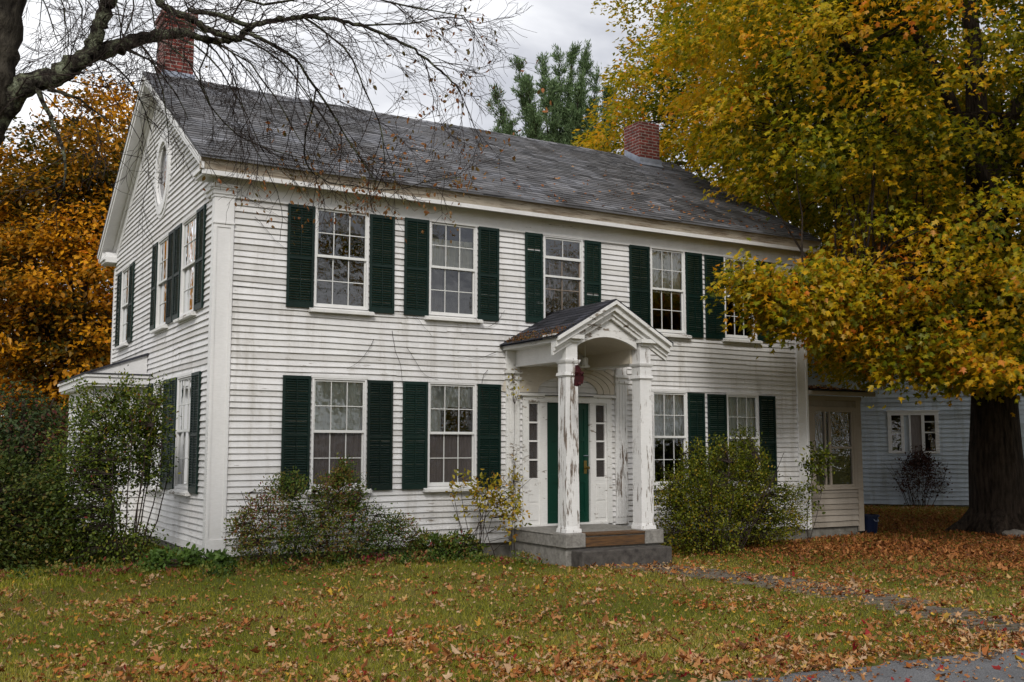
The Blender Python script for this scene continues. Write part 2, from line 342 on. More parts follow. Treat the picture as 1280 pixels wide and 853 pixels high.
HX, HY = 11.66, 8.2
ZB = .18
def siding(mb, z0, z1, lim, holes=(), e=.092, wave=.005, jit=.0035, lip=.030, worn=0):
    i = 0; z = z0
    while z < z1-.01:
        zt = min(z+e, z1)
        a, b = lim(z); a2, b2 = lim(zt)
        # random butt joints
        L = b-a; js = [a]; p = a+random.uniform(.6, 4)
        while p < b-.4: js.append(p); p += random.uniform(2.2, 4.6)
        js.append(b)
        cuts = sorted({z, zt} | {h[k] for h in holes for k in (2, 3) if z+.004 < h[k] < zt-.004})
        ph = random.uniform(0, 6)
        for ja, jb in zip(js[:-1], js[1:]):
            dz = random.gauss(0, jit); tone = random.random(); dv = random.gauss(0, .0012)
            for ca, cb in zip(cuts[:-1], cuts[1:]):
                zm = (ca+cb)/2
                iv = [(ja, jb)]
                for h in holes:
                    if h[2] < zm < h[3]:
                        nv = []
                        for (s0, s1) in iv:
                            if h[1] <= s0 or h[0] >= s1: nv.append((s0, s1)); continue
                            if h[0] > s0: nv.append((s0, h[0]))
                            if h[1] < s1: nv.append((h[1], s1))
                        iv = nv
                for (s0, s1) in iv:
                    if s1-s0 < .003: continue
                    n = max(1, int((s1-s0)/.5)); us = [s0+(s1-s0)*q/n for q in range(n+1)]
                    for u0, u1 in zip(us[:-1], us[1:]):
                        w0 = wave*math.sin(u0*1.7+i*.35)+wave*.5*math.sin(u0*4.1+ph); w1 = wave*math.sin(u1*1.7+i*.35)+wave*.5*math.sin(u1*4.1+ph)
                        va = lip+dv-(lip-.003)*(ca-z)/e; vb = lip+dv-(lip-.003)*(cb-z)/e-.0005
                        d0 = dz+w0 if ca == z else 0; d1 = dz+w1 if ca == z else 0
                        top = .006 if cb == zt and zt < z1-.005 else 0
                        # clip to slanting limits
                        x0a, x1a = max(u0, a), min(u1, b); x0b, x1b = u0, u1
                        if ja == js[0] and s0 == ja and u0 == us[0]: x0b = max(u0, a2) if a2 > a else u0
                        if jb == js[-1] and s1 == jb and u1 == us[-1]: x1b = min(u1, b2) if b2 < b else u1
                        if x1b-x0b < 0: x0b = x1b = (x0b+x1b)/2
                        mb.poly([(x0a, va, ca+d0), (x1a, va, ca+d1), (x1b, vb, cb+top), (x0b, vb, cb+top)], tone)
                        if ca == z: mb.poly([(x0a, va, ca+d0), (x0a, -.004, ca+d0), (x1a, -.004, ca+d1), (x1a, va, ca+d1)], tone)
                        if u1 == s1 and s1 != b: mb.poly([(x1a, va, ca+d1), (x1a, 0, ca+d1), (x1a, 0, cb), (x1a, vb, cb)], tone)
        z = zt; i += 1

# ================================================================== THE HOUSE
house = thing('farmhouse', (0, 0, 0), 'white two storey clapboard farmhouse with dark green shutters, peeling porch and grey roof', 'house')

# windows: (u0,u1,z0,z1,kind)
UZ0, UZ1 = 3.745, 5.27
front = [
 (1.485, 2.352, UZ0, UZ1, 'reflect'), (3.39, 4.253, UZ0, UZ1, 'cream'), (5.54, 6.351, UZ0+.02, UZ1-.02, 'open'),
 (7.826, 8.623, UZ0-.02, UZ1, 'lace'), (9.576, 10.375, UZ0-.03, UZ1-.01, 'lace'),
 (1.485, 2.352, 1.05, 2.68, 'shade'), (3.39, 4.253, 1.04, 2.67, 'torn'),
 (7.826, 8.623, .98, 2.65, 'sheer'), (9.576, 10.375, .97, 2.64, 'sheer')]
side = [
 (.95, 1.95, 3.70, 5.22, 'sheer'), (2.87, 3.76, 3.70, 5.22, 'sheer'), (6.32, 7.23, 3.70, 5.22, 'sheer'),
 (.95, 1.95, 1.02, 2.74, 'lace'), (2.87, 3.76, 1.02, 2.74, 'lace')]
DOOR = (5.12, 6.92, .34, 2.50)

def window(T, w, parent, sillm=None, brown=False):
    u0, u1, z0, z1, kind = w
    c = .032; fr = MB(T)
    fr.box(u0, u0+c, -.02, .034, z0, z1); fr.box(u1-c, u1, -.02, .034, z0, z1)
    fr.box(u0-.015, u1+.015, -.02, .042, z1, z1+.045); fr.box(u0+c, u1-c, -.02, .036, z1-c*.7, z1); fr.box(u0+c, u1-c, -.02, .03, z0, z0+.03)
    f = obj('window', fr, M['trim'], parent)
    s = MB(T); a = .11; t0, t1 = random.gauss(0, .004), random.gauss(0, .004)
    s.prism([(0, z0-.085), (a, z0-.085), (a, z0-.045), (0, z0-.004)], 0, u0-.08, u1+.08); obj('sill', s, M['sidingworn'] if False else M['porchtrim'], f)
    iu0, iu1 = u0+c, u1-c; zm = (z0+z1)/2+.01
    def sash(za, zb, v, mat, gmat, name='sash', cols=3, rows=2, st=.022, mu=.0062):
        sb = MB(T)
        sb.box(iu0, iu0+st, v-.03, v, za, zb); sb.box(iu1-st, iu1, v-.03, v, za, zb)
        sb.box(iu0+st, iu1-st, v-.03, v-.001, zb-st*1.1, zb); sb.box(iu0+st, iu1-st, v-.03, v-.001, za, za+st*1.3)
        for k in range(1, cols):
            u = iu0+st+(iu1-iu0-2*st)*k/cols; sb.box(u-mu, u+mu, v-.024, v-.006, za+st*1.3, zb-st*1.1)
        for k in range(1, rows):
            z = za+(zb-za)*k/rows; sb.box(iu0+st, iu1-st, v-.0245, v-.0055, z-mu, z+mu)
        obj(name, sb, mat, f)
        g = MB(T)
        # each pane is its own slightly tilted old sheet
        for i in range(cols):
            for j in range(rows):
                ua = iu0+st+(iu1-iu0-2*st)*i/cols; ub = iu0+st+(iu1-iu0-2*st)*(i+1)/cols
                zc = za+(zb-za)*j/rows; zd = za+(zb-za)*(j+1)/rows
                q = [v-.017+random.uniform(-.0012, .0012) for _ in range(3)]
                g.poly([(ua, q[0], zc), (ub, q[1], zc), (ub, q[1]+q[2]-q[0], zd), (ua, q[2], zd)])
        obj('pane', g, gmat, f)
    sm = M['sash']
    if kind == 'open':
        sash(zm+.36, z1-.03, .016, sm, M['glass'], rows=1, cols=2); sash(z0+.02, zm+.37, -.012, M['brownsash'], M['glassstorm'], rows=2, cols=2)
        r = MB(T); r.box(iu0, iu1, -.03, .022, zm+.02, zm+.055); r.box(iu0, iu1, -.03, .02, zm+.34, zm+.37); obj('storm_rail', r, sm, f)
    else:
        low = {'shade': 'glassdim', 'torn': 'glassdim', 'reflect': 'glassstorm', 'cream': 'glassstorm'}.get(kind, 'glass')
        sash(zm, z1-.028, .016, sm, M['glass']); sash(z0+.03, zm+.02, -.008, sm, M[low])
        r = MB(T); r.box(iu0, iu1, -.02, .022, zm-.012, zm+.012); obj('meeting_rail', r, sm, f)
    def curtain(za, zb, ua, ub, mat, amp=.02, n=40, name='curtain', vv=-.055, shape=None):
        cb = MB(T); ph = random.uniform(0, 6)
        prev = None
        for k in range(n+1):
            t = k/n; u = ua+(ub-ua)*t; v = vv+amp*math.sin(t*(ub-ua)*70+ph)+amp*.5*math.sin(t*31+ph)
            lo = za if shape is None else shape(t, za, zb)
            cur = ((u, v, zb), (u+.01*math.sin(t*9), v, lo))
            if prev: cb.poly([prev[0], cur[0], cur[1], prev[1]])
            prev = cur
        obj(name, cb, M[mat], f)
    if kind == 'shade': curtain(zm-.0, z1, iu0, iu1, 'shade', .004, name='roller_shade'); curtain(z0, zm+.03, iu0, iu1, 'mauve', .02)
    elif kind == 'torn':
        curtain(zm, z1, iu0, iu1, 'curtain', .012, shape=lambda t, a, b: b-(b-a)*(1.0 if t < .30 else (.55 if t < .45 else .48))); curtain(z0, zm+.0, iu0, iu1, 'mauve', .02)
    elif kind == 'cream': curtain(zm-.02, zm+.48, iu0, iu1, 'cream', .012); curtain(z0, zm-.03, iu0, iu0+.25, 'mauve', .02)
    elif kind == 'sheer': curtain(zm-.05, z1, iu0, iu1, 'curtain', .02); 
    elif kind == 'lace':
        curtain(zm-.05, z1, iu0, iu1, 'cream' if T is FR else 'curtain', .012)
        if T is SD: curtain(z0+.02, z0+.5, iu0+.05, iu1-.1, 'mauve', .02)
    elif kind == 'open':
        curtain(zm-.45, z1-.45, iu0+.12, iu1-.12, 'mauve', .02, shape=lambda t, a, b: a+.3*abs(t-.5))
    elif kind == 'reflect': curtain(zm+.42, z1, iu0, iu1, 'mauve', .01)
    return f

def shutter(T, u0, u1, z0, z1, parent, worn=False, tilt=0, dz=0):
    b = MB(T); st = .038; d0, d1 = .026, .056
    z0 += dz; z1 += dz; u0 += .004; u1 -= .004
    zm = z0+(z1-z0)*.48
    b.box(u0, u0+st, d0, d1, z0, z1); b.box(u1-st, u1, d0, d1, z0, z1)
    for za, zb in ((z0, z0+.085), (zm-.02, zm+.02), (z1-.05, z1)): b.box(u0+st, u1-st, d0, d1-.002, za, zb)
    for (za, zb) in ((z0+.085, zm-.02), (zm+.02, z1-.05)):
        n = int((zb-za)/.036); h = (zb-za)/n
        for k in range(n):
            if worn and random.random() < .012: continue
            c = za+h*(k+.5)+random.gauss(0, .0012); t = .0045
            b.prism([(d0+.001, c+.016), (d0+.001, c+.016+t), (d1-.004, c-.012+t), (d1-.004, c-.012)], 0, u0+st, u1-st)
    b.box((u0+u1)/2-.006, (u0+u1)/2+.006, d1-.006, d1+.004, z0+.10, zm-.03); b.box((u0+u1)/2-.006, (u0+u1)/2+.006, d1-.006, d1+.004, zm+.03, z1-.06)
    if tilt:
        c = ((u0+u1)/2, (z0+z1)/2); T0 = b.T; vv = []
        ca, sa = math.cos(tilt), math.sin(tilt)
        new = []
        for x, y, z in b.v:
            if T is FR: du, dzz = x-c[0], z-c[1]; new.append((c[0]+du*ca-dzz*sa, y, c[1]+du*sa+dzz*ca))
            else: du, dzz = y-c[0], z-c[1]; new.append((x, c[0]+du*ca-dzz*sa, c[1]+du*sa+dzz*ca))
        b.v = new
    b.t = [random.random()]*len(b.t)
    obj('shutter', b, M['greenworn' if worn else 'green'], parent)

for w in front: window(FR, w, house)
for w in side: window(SD, w, house)
US0, US1 = 3.715, 5.262
for (a, b, z0, z1, worn, tl) in [
 (1.051, 1.472, US0, US1, 0, 0), (2.364, 2.783, US0, US1-.01, 0, .004), (2.949, 3.378, US0, US1, 0, 0), (4.268, 4.663, US0, US1, 0, -.004),
 (5.171, 5.52, US0+.02, US1, 1, .006), (6.372, 6.72, US0+.08, US1-.02, 1, -.010), (7.345, 7.80, US0-.03, US1, 0, 0), (8.635, 9.03, US0-.05, US1-.01, 0, .002), (9.095, 9.555, US0-.05, US1-.02, 0, 0), (10.39, 10.80, US0-.04, US1-.02, 0, 0),
 (1.03, 1.462, 1.02, 2.70, 0, 0), (2.364, 2.785, 1.00, 2.67, 0, .003), (2.949, 3.378, 1.00, 2.67, 1, 0), (4.268, 4.70, 1.0, 2.67, 0, -.003),
 (8.635, 9.03, .92, 2.64, 0, 0), (9.105, 9.56, .92, 2.63, 0, .002), (10.39, 10.80, .92, 2.63, 0, 0)]:
    shutter(FR, a, b, z0, z1, house, bool(worn), tl)
for (a, b, z0, z1) in [(.455, .94, 3.68, 5.22), (1.96, 2.40, 3.68, 5.22), (2.44, 2.86, 3.68, 5.22), (3.77, 4.15, 3.68, 5.22), (5.90, 6.31, 3.66, 5.2), (7.24, 7.63, 3.66, 5.2),
                       (.455, .94, .98, 2.75), (1.96, 2.40, .98, 2.75), (2.44, 2.86, .98, 2.75), (3.77, 4.15, .98, 2.75)]:
    shutter(SD, a, b, z0, z1, house, False, random.gauss(0, .003))

# siding sheets
holes = [(w[0]+.004, w[1]-.004, w[2]-.004, w[3]+.003) for w in front]+[DOOR]
mb = MB(FR); siding(mb, ZB, 5.255, lambda z: (.262, HX-.262), holes); obj('wall', mb, M['siding'], house)
RS = (8.33-5.77)/4.4     # roof slope
roofz = lambda y: 5.77+RS*(y+.3) if y < HY/2 else 5.77+RS*(HY+.3-y)
def glim(z):
    if z < 5.70: return (.10, HY-.1)
    y = (z-5.60)/RS-.3; return (max(.1, y), min(HY-.1, HY-y))
holes2 = [(w[0]+.004, w[1]-.004, w[2]-.004, w[3]+.003) for w in side]
oc = (3.62, 6.42); ow, oh = .46, .60
holes2.append((oc[0]-ow*.8, oc[0]+ow*.8, oc[1]-oh*.8, oc[1]+oh*.8))
mb = MB(SD); siding(mb, ZB, 8.1, glim, holes2); obj('wall', mb, M['siding'], house)
mb = MB(lambda u, v, z: (HX+v, u, z)); siding(mb, ZB, 8.1, glim, (), e=.11); obj('wall', mb, M['siding'], house)
mb = MB(lambda u, v, z: (u, HY+v, z)); siding(mb, ZB, 5.6, lambda z: (0, HX), (), e=.11); obj('wall', mb, M['siding'], house)
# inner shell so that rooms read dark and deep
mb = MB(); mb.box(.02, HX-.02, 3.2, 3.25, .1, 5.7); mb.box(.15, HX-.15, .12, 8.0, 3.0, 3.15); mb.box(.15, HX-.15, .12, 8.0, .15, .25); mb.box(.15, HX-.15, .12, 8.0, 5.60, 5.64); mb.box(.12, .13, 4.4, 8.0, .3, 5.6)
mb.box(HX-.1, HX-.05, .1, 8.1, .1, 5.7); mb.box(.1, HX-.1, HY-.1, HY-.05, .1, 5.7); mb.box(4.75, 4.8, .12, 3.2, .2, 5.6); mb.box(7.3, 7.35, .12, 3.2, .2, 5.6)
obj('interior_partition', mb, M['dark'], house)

# foundation
mb = MB(); mb.box(.03, HX-.03, .03, HY-.03, -.35, ZB-.002); obj('foundation', mb, M['concrete'], house)
# water table boards
mb = MB(FR); mb.box(.262, HX-.26, 0, .026, ZB-.06, ZB+.0); obj('skirt_board', mb, M['trimh'], house)
mb = MB(SD); mb.box(.10, HY, .0, .026, ZB-.02, ZB+.10); obj('skirt_board', mb, M['trimh'], house)

# corner pilasters with sunk panel and capital
def pilaster(T, u0, u1, z0, z1, name='corner_pilaster', v0=0, v1=.045, cap=True, mat='trim', side_=True, panel=True):
    b = MB(T); st = .045
    if panel:
        b.box(u0, u0+st, v0, v1, z0, z1-.55); b.box(u1-st, u1, v0, v1, z0, z1-.55); b.box(u0+st, u1-st, v0, v1-.014, z0+.001, z1-.55)
        b.box(u0+st, u1-st, v0, v1-.001, z1-.62, z1-.55); b.box(u0+st, u1-st, v0, v1-.001, z0, z0+.2)
    else: b.box(u0, u1, v0, v1, z0, z1-.55)
    b.box(u0, u1, v0, v1+.001, z1-.55, z1)
    b.box(u0-.012, u1+.012, v0, v1+.014, z1-.57, z1-.545)
    if cap:
        for k, (h0, h1, o) in enumerate(((-.18, -.14, .015), (-.14, -.08, .03), (-.08, -.05, .045), (-.05, 0, .065))): b.box(u0-o*.8, u1+o*.8, v0, v1+o, z1+h0, z1+h1)
    return obj(name, b, M[mat], house)
pilaster(FR, -.03, .255, ZB-.02, 5.42)
pilaster(FR, HX-.26, HX+.03, ZB-.12, 5.42)
mb = MB(SD); mb.box(.0, .10, .0, .031, ZB-.1, 5.30); mb.box(HY-.14, HY, 0, .03, ZB-.1, 5.4); 
for h0, h1, o in ((5.24, 5.28, .015), (5.28, 5.34, .03), (5.34, 5.42, .06)): mb.box(-.02, .34 if h1 > 5.3 else .12, 0, .03+o, h0, h1)
obj('corner_board', mb, M['trim'], house)

# front cornice: frieze, soffit, fascia, weathered crown
mb = MB(FR); mb.box(.25, HX-.25, 0, .03, 5.255, 5.60); mb.box(-.03, HX+.03, .0, .034, 5.42, 5.60)
mb.box(.25, HX-.25, .03, .045, 5.25, 5.275); obj('frieze', mb, M['trimh'], house)
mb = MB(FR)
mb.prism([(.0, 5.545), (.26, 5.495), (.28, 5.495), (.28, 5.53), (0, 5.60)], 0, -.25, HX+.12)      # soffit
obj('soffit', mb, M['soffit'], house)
mb = MB(FR); mb.prism([(.262, 5.485), (.30, 5.485), (.305, 5.548), (.262, 5.548)], 0, -.28, HX+.15); obj('fascia', mb, M['trim'], house)
mb = MB(FR); mb.prism([(.24, 5.549), (.30, 5.549), (.312, 5.60), (.335, 5.66), (.36, 5.712), (.24, 5.76)], 0, -.31, HX+.17); obj('crown_moulding', mb, M['crown'], house)
mb = MB(lambda u, v, z: (u, HY+v, z))
mb.prism([(.0, 5.60), (.26, 5.545), (.30, 5.545), (.36, 5.745), (0, 5.80)], 0, -.28, HX+.15); obj('crown_moulding', mb, M['trim'], house)
# cornice returns on the gable
for y0, y1 in ((-.30, .26), (HY-.26, HY+.30)):
    mb = MB(SD); mb.box(y0, y1, 0, .25, 5.50, 5.55); mb.box(y0, y1, 0, .285, 5.55, 5.61); mb.prism([(y0, 5.61), (y1, 5.61), ((y0+.10) if y0 < 0 else y1-.10, 5.72), (y0, 5.68)] if y0 < 0 else [(y0, 5.61), (y1, 5.61), (y1, 5.68), (y0+.1, 5.72)], 1, 0, .24)
    obj('cornice_return', mb, M['trim'], house)
# rake boards following the slope, both gables
def rake(T, xlen):
    b = MB(T)
    for s in (0, 1):
        def Y(y): return y if s == 0 else HY-y
        def strip(ya, yb, za, zb, v0, v1):   # za/zb offsets below roof plane
            pts = [(Y(ya), roofz(ya)+za), (Y(yb), roofz(yb)+za), (Y(yb), roofz(yb)+zb), (Y(ya), roofz(ya)+zb)]
            b.prism(pts, 1, v0, v1)
        strip(-.33, 4.099, -.20, -.035, .262, .30)      # rake fascia
        strip(-.33, 4.098, -.11, -.034, .30, .325)      # upper moulding
        strip(-.30, 4.097, -.17, -.12, .0, .262)        # soffit
        strip(.0, 4.096, -.50, -.17, .0, .028)          # frieze board on the wall
        strip(.0, 4.095, -.26, -.17, .028, .075)
    return b
obj('rake_board', rake(SD, 0), M['trim'], house)
obj('rake_board', rake(lambda u, v, z: (HX-.13+v if v > .2 else HX+v*.5, u, z), 0), M['trim'], house)

# attic oval window
mb = MB(SD); n = 28; ang = [2*math.pi*k/n for k in range(n)]
for k in range(n):
    a, b_ = ang[k], ang[(k+1) % n]
    def pt(an, f, ff=1): return (oc[0]+ow*f*math.cos(an), oc[1]+oh*f*math.sin(an))
    q = [pt(a, 1.22), pt(b_, 1.22), pt(b_, .93), pt(a, .93)]; mb.prism(q, 1, -.01, .055)
    q = [pt(a, 1.34), pt(b_, 1.34), pt(b_, 1.22), pt(a, 1.22)]; mb.prism(q, 1, -.01, .035)
att = obj('attic_window', mb, M['trim'], house)
mb = MB(SD)
for sx in (-1, 1):     # pointed lens opening inside the oval frame
    for k in range(12):
        t0, t1 = k/12*2-1, (k+1)/12*2-1
        w0_, w1_ = ow*.86*(1-abs(t0)**1.9), ow*.86*(1-abs(t1)**1.9)
        e0, e1 = ow*1.0*math.sqrt(max(0, 1-(t0*.93)**2)), ow*1.0*math.sqrt(max(0, 1-(t1*.93)**2))
        mb.prism([(oc[0]+sx*w0_, oc[1]+oh*.93*t0), (oc[0]+sx*e0, oc[1]+oh*.93*t0), (oc[0]+sx*e1, oc[1]+oh*.93*t1), (oc[0]+sx*w1_, oc[1]+oh*.93*t1)], 1, -.01, .015)
obj('spandrel', mb, M['trim'], att)
mb = MB(SD); mb.poly([(oc[0]+ow*math.cos(a), -.012, oc[1]+oh*math.sin(a)) for a in ang]); obj('pane', mb, M['glassdim'], att)
mb = MB(SD); mb.poly([(oc[0]-ow, -.05, oc[1]-oh), (oc[0]-.1, -.05, oc[1]-oh), (oc[0]-.05, -.05, oc[1]+oh), (oc[0]-ow, -.05, oc[1]+oh)][:]); obj('curtain', mb, M['mauve'], att)

# ---- roof of real shingle courses
def shingle_roof(mb, P, nrows, x0f, x1f, width=.30, thick=.012, wob=.010, seedj=0):
    """P(x, t) -> point on the slope plane, t 0 eave..1 ridge; returns lapped courses with random tabs"""
    nrm = np.cross(np.array(P(1, 0))-np.array(P(0, 0)), np.array(P(0, 1))-np.array(P(0, 0))); nrm /= np.linalg.norm(nrm)
    if nrm[2] < 0: nrm = -nrm
    for r in range(nrows):
        t0, t1 = r/nrows, (r+1.25)/nrows
        t1 = min(t1, 1)
        a, b = x0f(r/nrows), x1f(r/nrows)
        x = a; off = random.uniform(0, width)
        first = True
        while x < b-1e-4:
            xe = min(b, x+(off if first and off > .05 else width*random.choice((.7, 1, 1, 1.3)))); first = False
            tone = min(1, max(0, random.gauss(.45, .2))); lift = thick+random.uniform(0, .003); dt = random.gauss(0, wob)
            p0 = np.array(P(x, t0+dt/5*0+dt*.15)); p1 = np.array(P(xe, t0+dt*.15)); p2 = np.array(P(xe, t1)); p3 = np.array(P(x, t1))
            wv = .012*math.sin(x*.9+1.3)+.008*math.sin(x*2.3)
            for q in (p0, p1, p2, p3): q[2] += wv*.6
            i = len(mb.v)
            for q in (p0+nrm*lift, p1+nrm*lift, p2+nrm*.0015, p3+nrm*.0015, p0-nrm*.004, p1-nrm*.004): mb.v.append(tuple(q)); mb.t.append(tone)
            mb.f.append((i, i+1, i+2, i+3)); mb.f.append((i, i+4, i+5, i+1))
            x = xe
rx0, rx1 = -.33, HX+.15
mb = MB()
for s in (0, 1):
    def P(x, t, s=s):
        y = -.40+(HY/2+.40)*t; z = 5.77+RS*(y+.3)+.012
        return (x, y if s == 0 else HY-y, z)
    shingle_roof(mb, P, 38, lambda t: rx0, lambda t: rx1)
    mb.poly([P(rx0, 0), P(rx1, 0), P(rx1, 1), P(rx0, 1)])
    a = [P(rx0, 0), P(rx1, 0), P(rx1, 1), P(rx0, 1)]; mb.poly([(p[0]*(1), p[1], p[2]-.03) for p in a])
    for e in (0, 1): mb.poly([a[e], (a[e][0], a[e][1], a[e][2]-.03), (a[3-e][0], a[3-e][1], a[3-e][2]-.03), a[3-e]])
    mb.poly([a[0], a[1], (a[1][0], a[1][1], a[1][2]-.03), (a[0][0], a[0][1], a[0][2]-.03)])
zr = roofz(HY/2)
k = rx0
while k < rx1:
    tone = random.random(); e = min(k+.2, rx1)
    w = .012*math.sin(k*.9+1.3)+.008*math.sin(k*2.3)
    mb.poly([(k, HY/2-.13, zr-.05+w*.6), (e, HY/2-.13, zr-.055+w*.6), (e, HY/2, zr+.028+w*.6), (k, HY/2, zr+.035+w*.6)], tone); mb.poly([(k, HY/2+.13, zr-.05), (e, HY/2+.13, zr-.055), (e, HY/2, zr+.028+w*.6), (k, HY/2, zr+.035+w*.6)], tone); k += .2
roof = obj('roof', mb, M['roof'], house)
def chimney(x0, x1, y0, y1, z0, z1, cap=True):
    b = MB(); b.box(x0, x1, y0, y1, z0, z1)
    if cap:
        b.box(x0-.03, x1+.03, y0-.03, y1+.03, z1-.24, z1-.10); b.box(x0-.05, x1+.05, y0-.05, y1+.05, z1-.10, z1)
    c = obj('chimney', b, M['brick'], roof)
    bv = c.modifiers.new('b', 'BEVEL'); bv.width = .008; bv.segments = 1
    f = MB(); f.prism([(y0-.09, roofz(y0-.09)+.03), (y0-.012, roofz(y0)+.03), (y0-.012, roofz(y0)+.17), (y0-.02, roofz(y0)+.17), (y0-.03, roofz(y0)+.06), (y0-.09, roofz(y0-.09)+.045)], 0, x0-.03, x1+.03)
    f.prism([(y0-.03, roofz(y0)-.0), (HY/2, zr), (HY/2, zr+.15), (y0-.03, roofz(y0)+.15)], 0, x0-.02, x0-.004)
    f.prism([(y0-.03, roofz(y0)-.0), (HY/2, zr), (HY/2, zr+.15), (y0-.03, roofz(y0)+.15)], 0, x1+.004, x1+.02)
    obj('flashing', f, M['lead'], roof)
chimney(10.36, 10.93, 3.55, 4.15, 7.7, 9.02, False)
chimney(.02, .56, 4.15, 4.75, 7.7, 9.62)

# ---- left side wing (one storey bay)
T_ = None
wy0, wy1, wx = 4.35, 7.5, -.87
mb = MB(lambda u, v, z: (u, wy0-v, z)); siding(mb, .12, 2.74, lambda z: (wx+.09, 0), ((-.78, -.12, 1.05, 2.45),), e=.11); 
w = obj('side_wing', mb, M['siding'], house)
mb = MB(lambda u, v, z: (wx-v, u, z)); siding(mb, .12, 2.74, lambda z: (wy0+.09, wy1), (), e=.11); obj('wing_wall', mb, M['siding'], w)
mb = MB(lambda u, v, z: (u, wy1+v, z)); siding(mb, .12, 2.74, lambda z: (wx, 0), (), e=.11); obj('wing_wall', mb, M['siding'], w)
mb = MB(); mb.box(wx-.03, wx+.10, wy0-.034, wy0+.10, .1, 2.7); mb.box(wx-.02, 0, wy0-.03, wy0+.02, 2.45, 2.74); mb.box(wx-.03, wx, wy0, wy1, 2.5, 2.74)
obj('corner_board', mb, M['trim'], w)
mb = MB(); mb.box(-.78, -.12, wy0-.03, wy0+.0, 1.05, 2.45); obj('window_panel', mb, M['trim'], w)
mb = MB(); mb.box(wx-.16, -.035, wy0-.20, wy1+.2, 2.70, 2.74); mb.box(wx-.19, -.034, wy0-.23, wy1+.23, 2.742, 2.85); mb.box(wx-.22, -.033, wy0-.26, wy1+.26, 2.852, 2.90)
obj('wing_cornice', mb, M['trim'], w)
mb = MB(); mb.prism([(wx-.20, 2.902), (-.03, 2.902), (-.03, 3.27), (-.10, 3.27)], 1, wy0+.02, wy1-.2); obj('roof_gable', mb, M['trim'], w)
mb = MB()
mb.prism([(wx-.24, 2.90), (wx-.24, 2.925), (-.03, 3.32), (-.03, 3.275)], 1, wy0-.02, wy1-.1)
mb.prism([(wx-.24, 2.902), (-.03, 2.902), (-.03, 2.92), (wx-.24, 2.92)], 1, wy0-.28, wy0+.02, .6)
obj('wing_roof', mb, M['porchroof'], w)
mb = MB(); mb.box(wx+.03, .03, wy0+.03, wy1-.03, -.3, .12); obj('foundation', mb, M['concrete'], w)

# ---- sunroom on the right
sy0, sx0, sx1, sy1 = .15, HX+.03, 13.32, 3.4
mb = MB(lambda u, v, z: (u, sy0-v, z)); siding(mb, .06, 2.62, lambda z: (sx0, sx1-.12), ((11.97, 13.12, .82, 2.44),), e=.115)
sr = obj('sunroom', mb, M['sunroom'], house)
mb = MB(lambda u, v, z: (sx1+v, u, z)); siding(mb, .06, 2.62, lambda z: (sy0, sy1), (), e=.115); obj('sunroom_wall', mb, M['sunroom'], sr)
mb = MB(lambda u, v, z: (u, sy1+v, z)); siding(mb, .06, 2.62, lambda z: (sx0, sx1), (), e=.115); obj('sunroom_wall', mb, M['sunroom'], sr)
mb = MB(lambda u, v, z: (u, sy0-v, z))
mb.box(sx1-.12, sx1+.03, 0, .035, -.05, 2.62); mb.box(sx0, sx1-.121, 0, .05, .80, .86); mb.box(sx0, 11.97, 0, .03, .86, 2.46); mb.box(13.12, sx1-.12, 0, .03, .86, 2.46); mb.box(sx0, sx1-.121, 0, .034, 2.40, 2.46)
mb.box(sx0, sx1+.04, 0, .05, 2.60, 2.68)
obj('corner_board', mb, M['sunroomtrim'], sr)
mb = MB(lambda u, v, z: (u, sy0-v, z)); a0, a1 = 11.97, 13.12
for (u, wd) in ((a0, .06), (a0+.33, .035), (a0+.46, .05), (a1-.05, .05)): mb.box(u, u+wd, -.03, .02, .86, 2.40)
mb.box(a0+.5, a1-.05, -.03, .015, 1.62, 1.66); mb.box(a0+.06, a1-.05, -.03, .016, .86, .90); mb.box(a0+.06, a1-.05, -.03, .016, 2.36, 2.40)
f = obj('sunroom_window', mb, M['sunroomtrim'], sr)
mb = MB(lambda u, v, z: (u, sy0-v, z)); mb.poly([(a0, -.01, .86), (a1, -.01, .86), (a1, -.01, 2.4), (a0, -.01, 2.4)]); obj('pane', mb, M['glass'], sr)
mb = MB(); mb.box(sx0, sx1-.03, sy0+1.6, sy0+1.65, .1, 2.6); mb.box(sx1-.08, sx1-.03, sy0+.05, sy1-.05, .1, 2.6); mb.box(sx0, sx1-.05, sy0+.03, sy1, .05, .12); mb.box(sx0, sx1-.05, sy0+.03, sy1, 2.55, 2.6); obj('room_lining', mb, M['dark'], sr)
mb = MB(); mb.box(12.75, 12.80, sy0+.5, sy0+.9, .12, 2.3); mb.box(12.4, 12.46, sy0+.3, sy0+.34, .12, 2.3); obj('curtain', mb, M['mauve'], sr)
mb = MB(); mb.prism([(sy0-.28, 2.68), (sy0-.28, 2.76), (sy1+.1, 3.20), (sy1+.1, 3.10)], 0, sx0, sx1+.20); obj('eave_board', mb, M['sunroomtrim'], sr)
mb = MB()
def P(x, t): return (x, sy0-.31+(sy1-sy0+.45)*t, 2.77+.44*t)
shingle_roof(mb, P, 24, lambda t: sx0, lambda t: sx1+.23); mb.poly([P(sx0, 0), P(sx1+.23, 0), P(sx1+.23, 1), P(sx0, 1)])
obj('sunroom_roof', mb, M['porchroof'], sr)
mb = MB(); mb.box(sx0, sx1-.03, sy0+.03, sy1, -.4, .06); obj('foundation', mb, M['concrete'], sr)

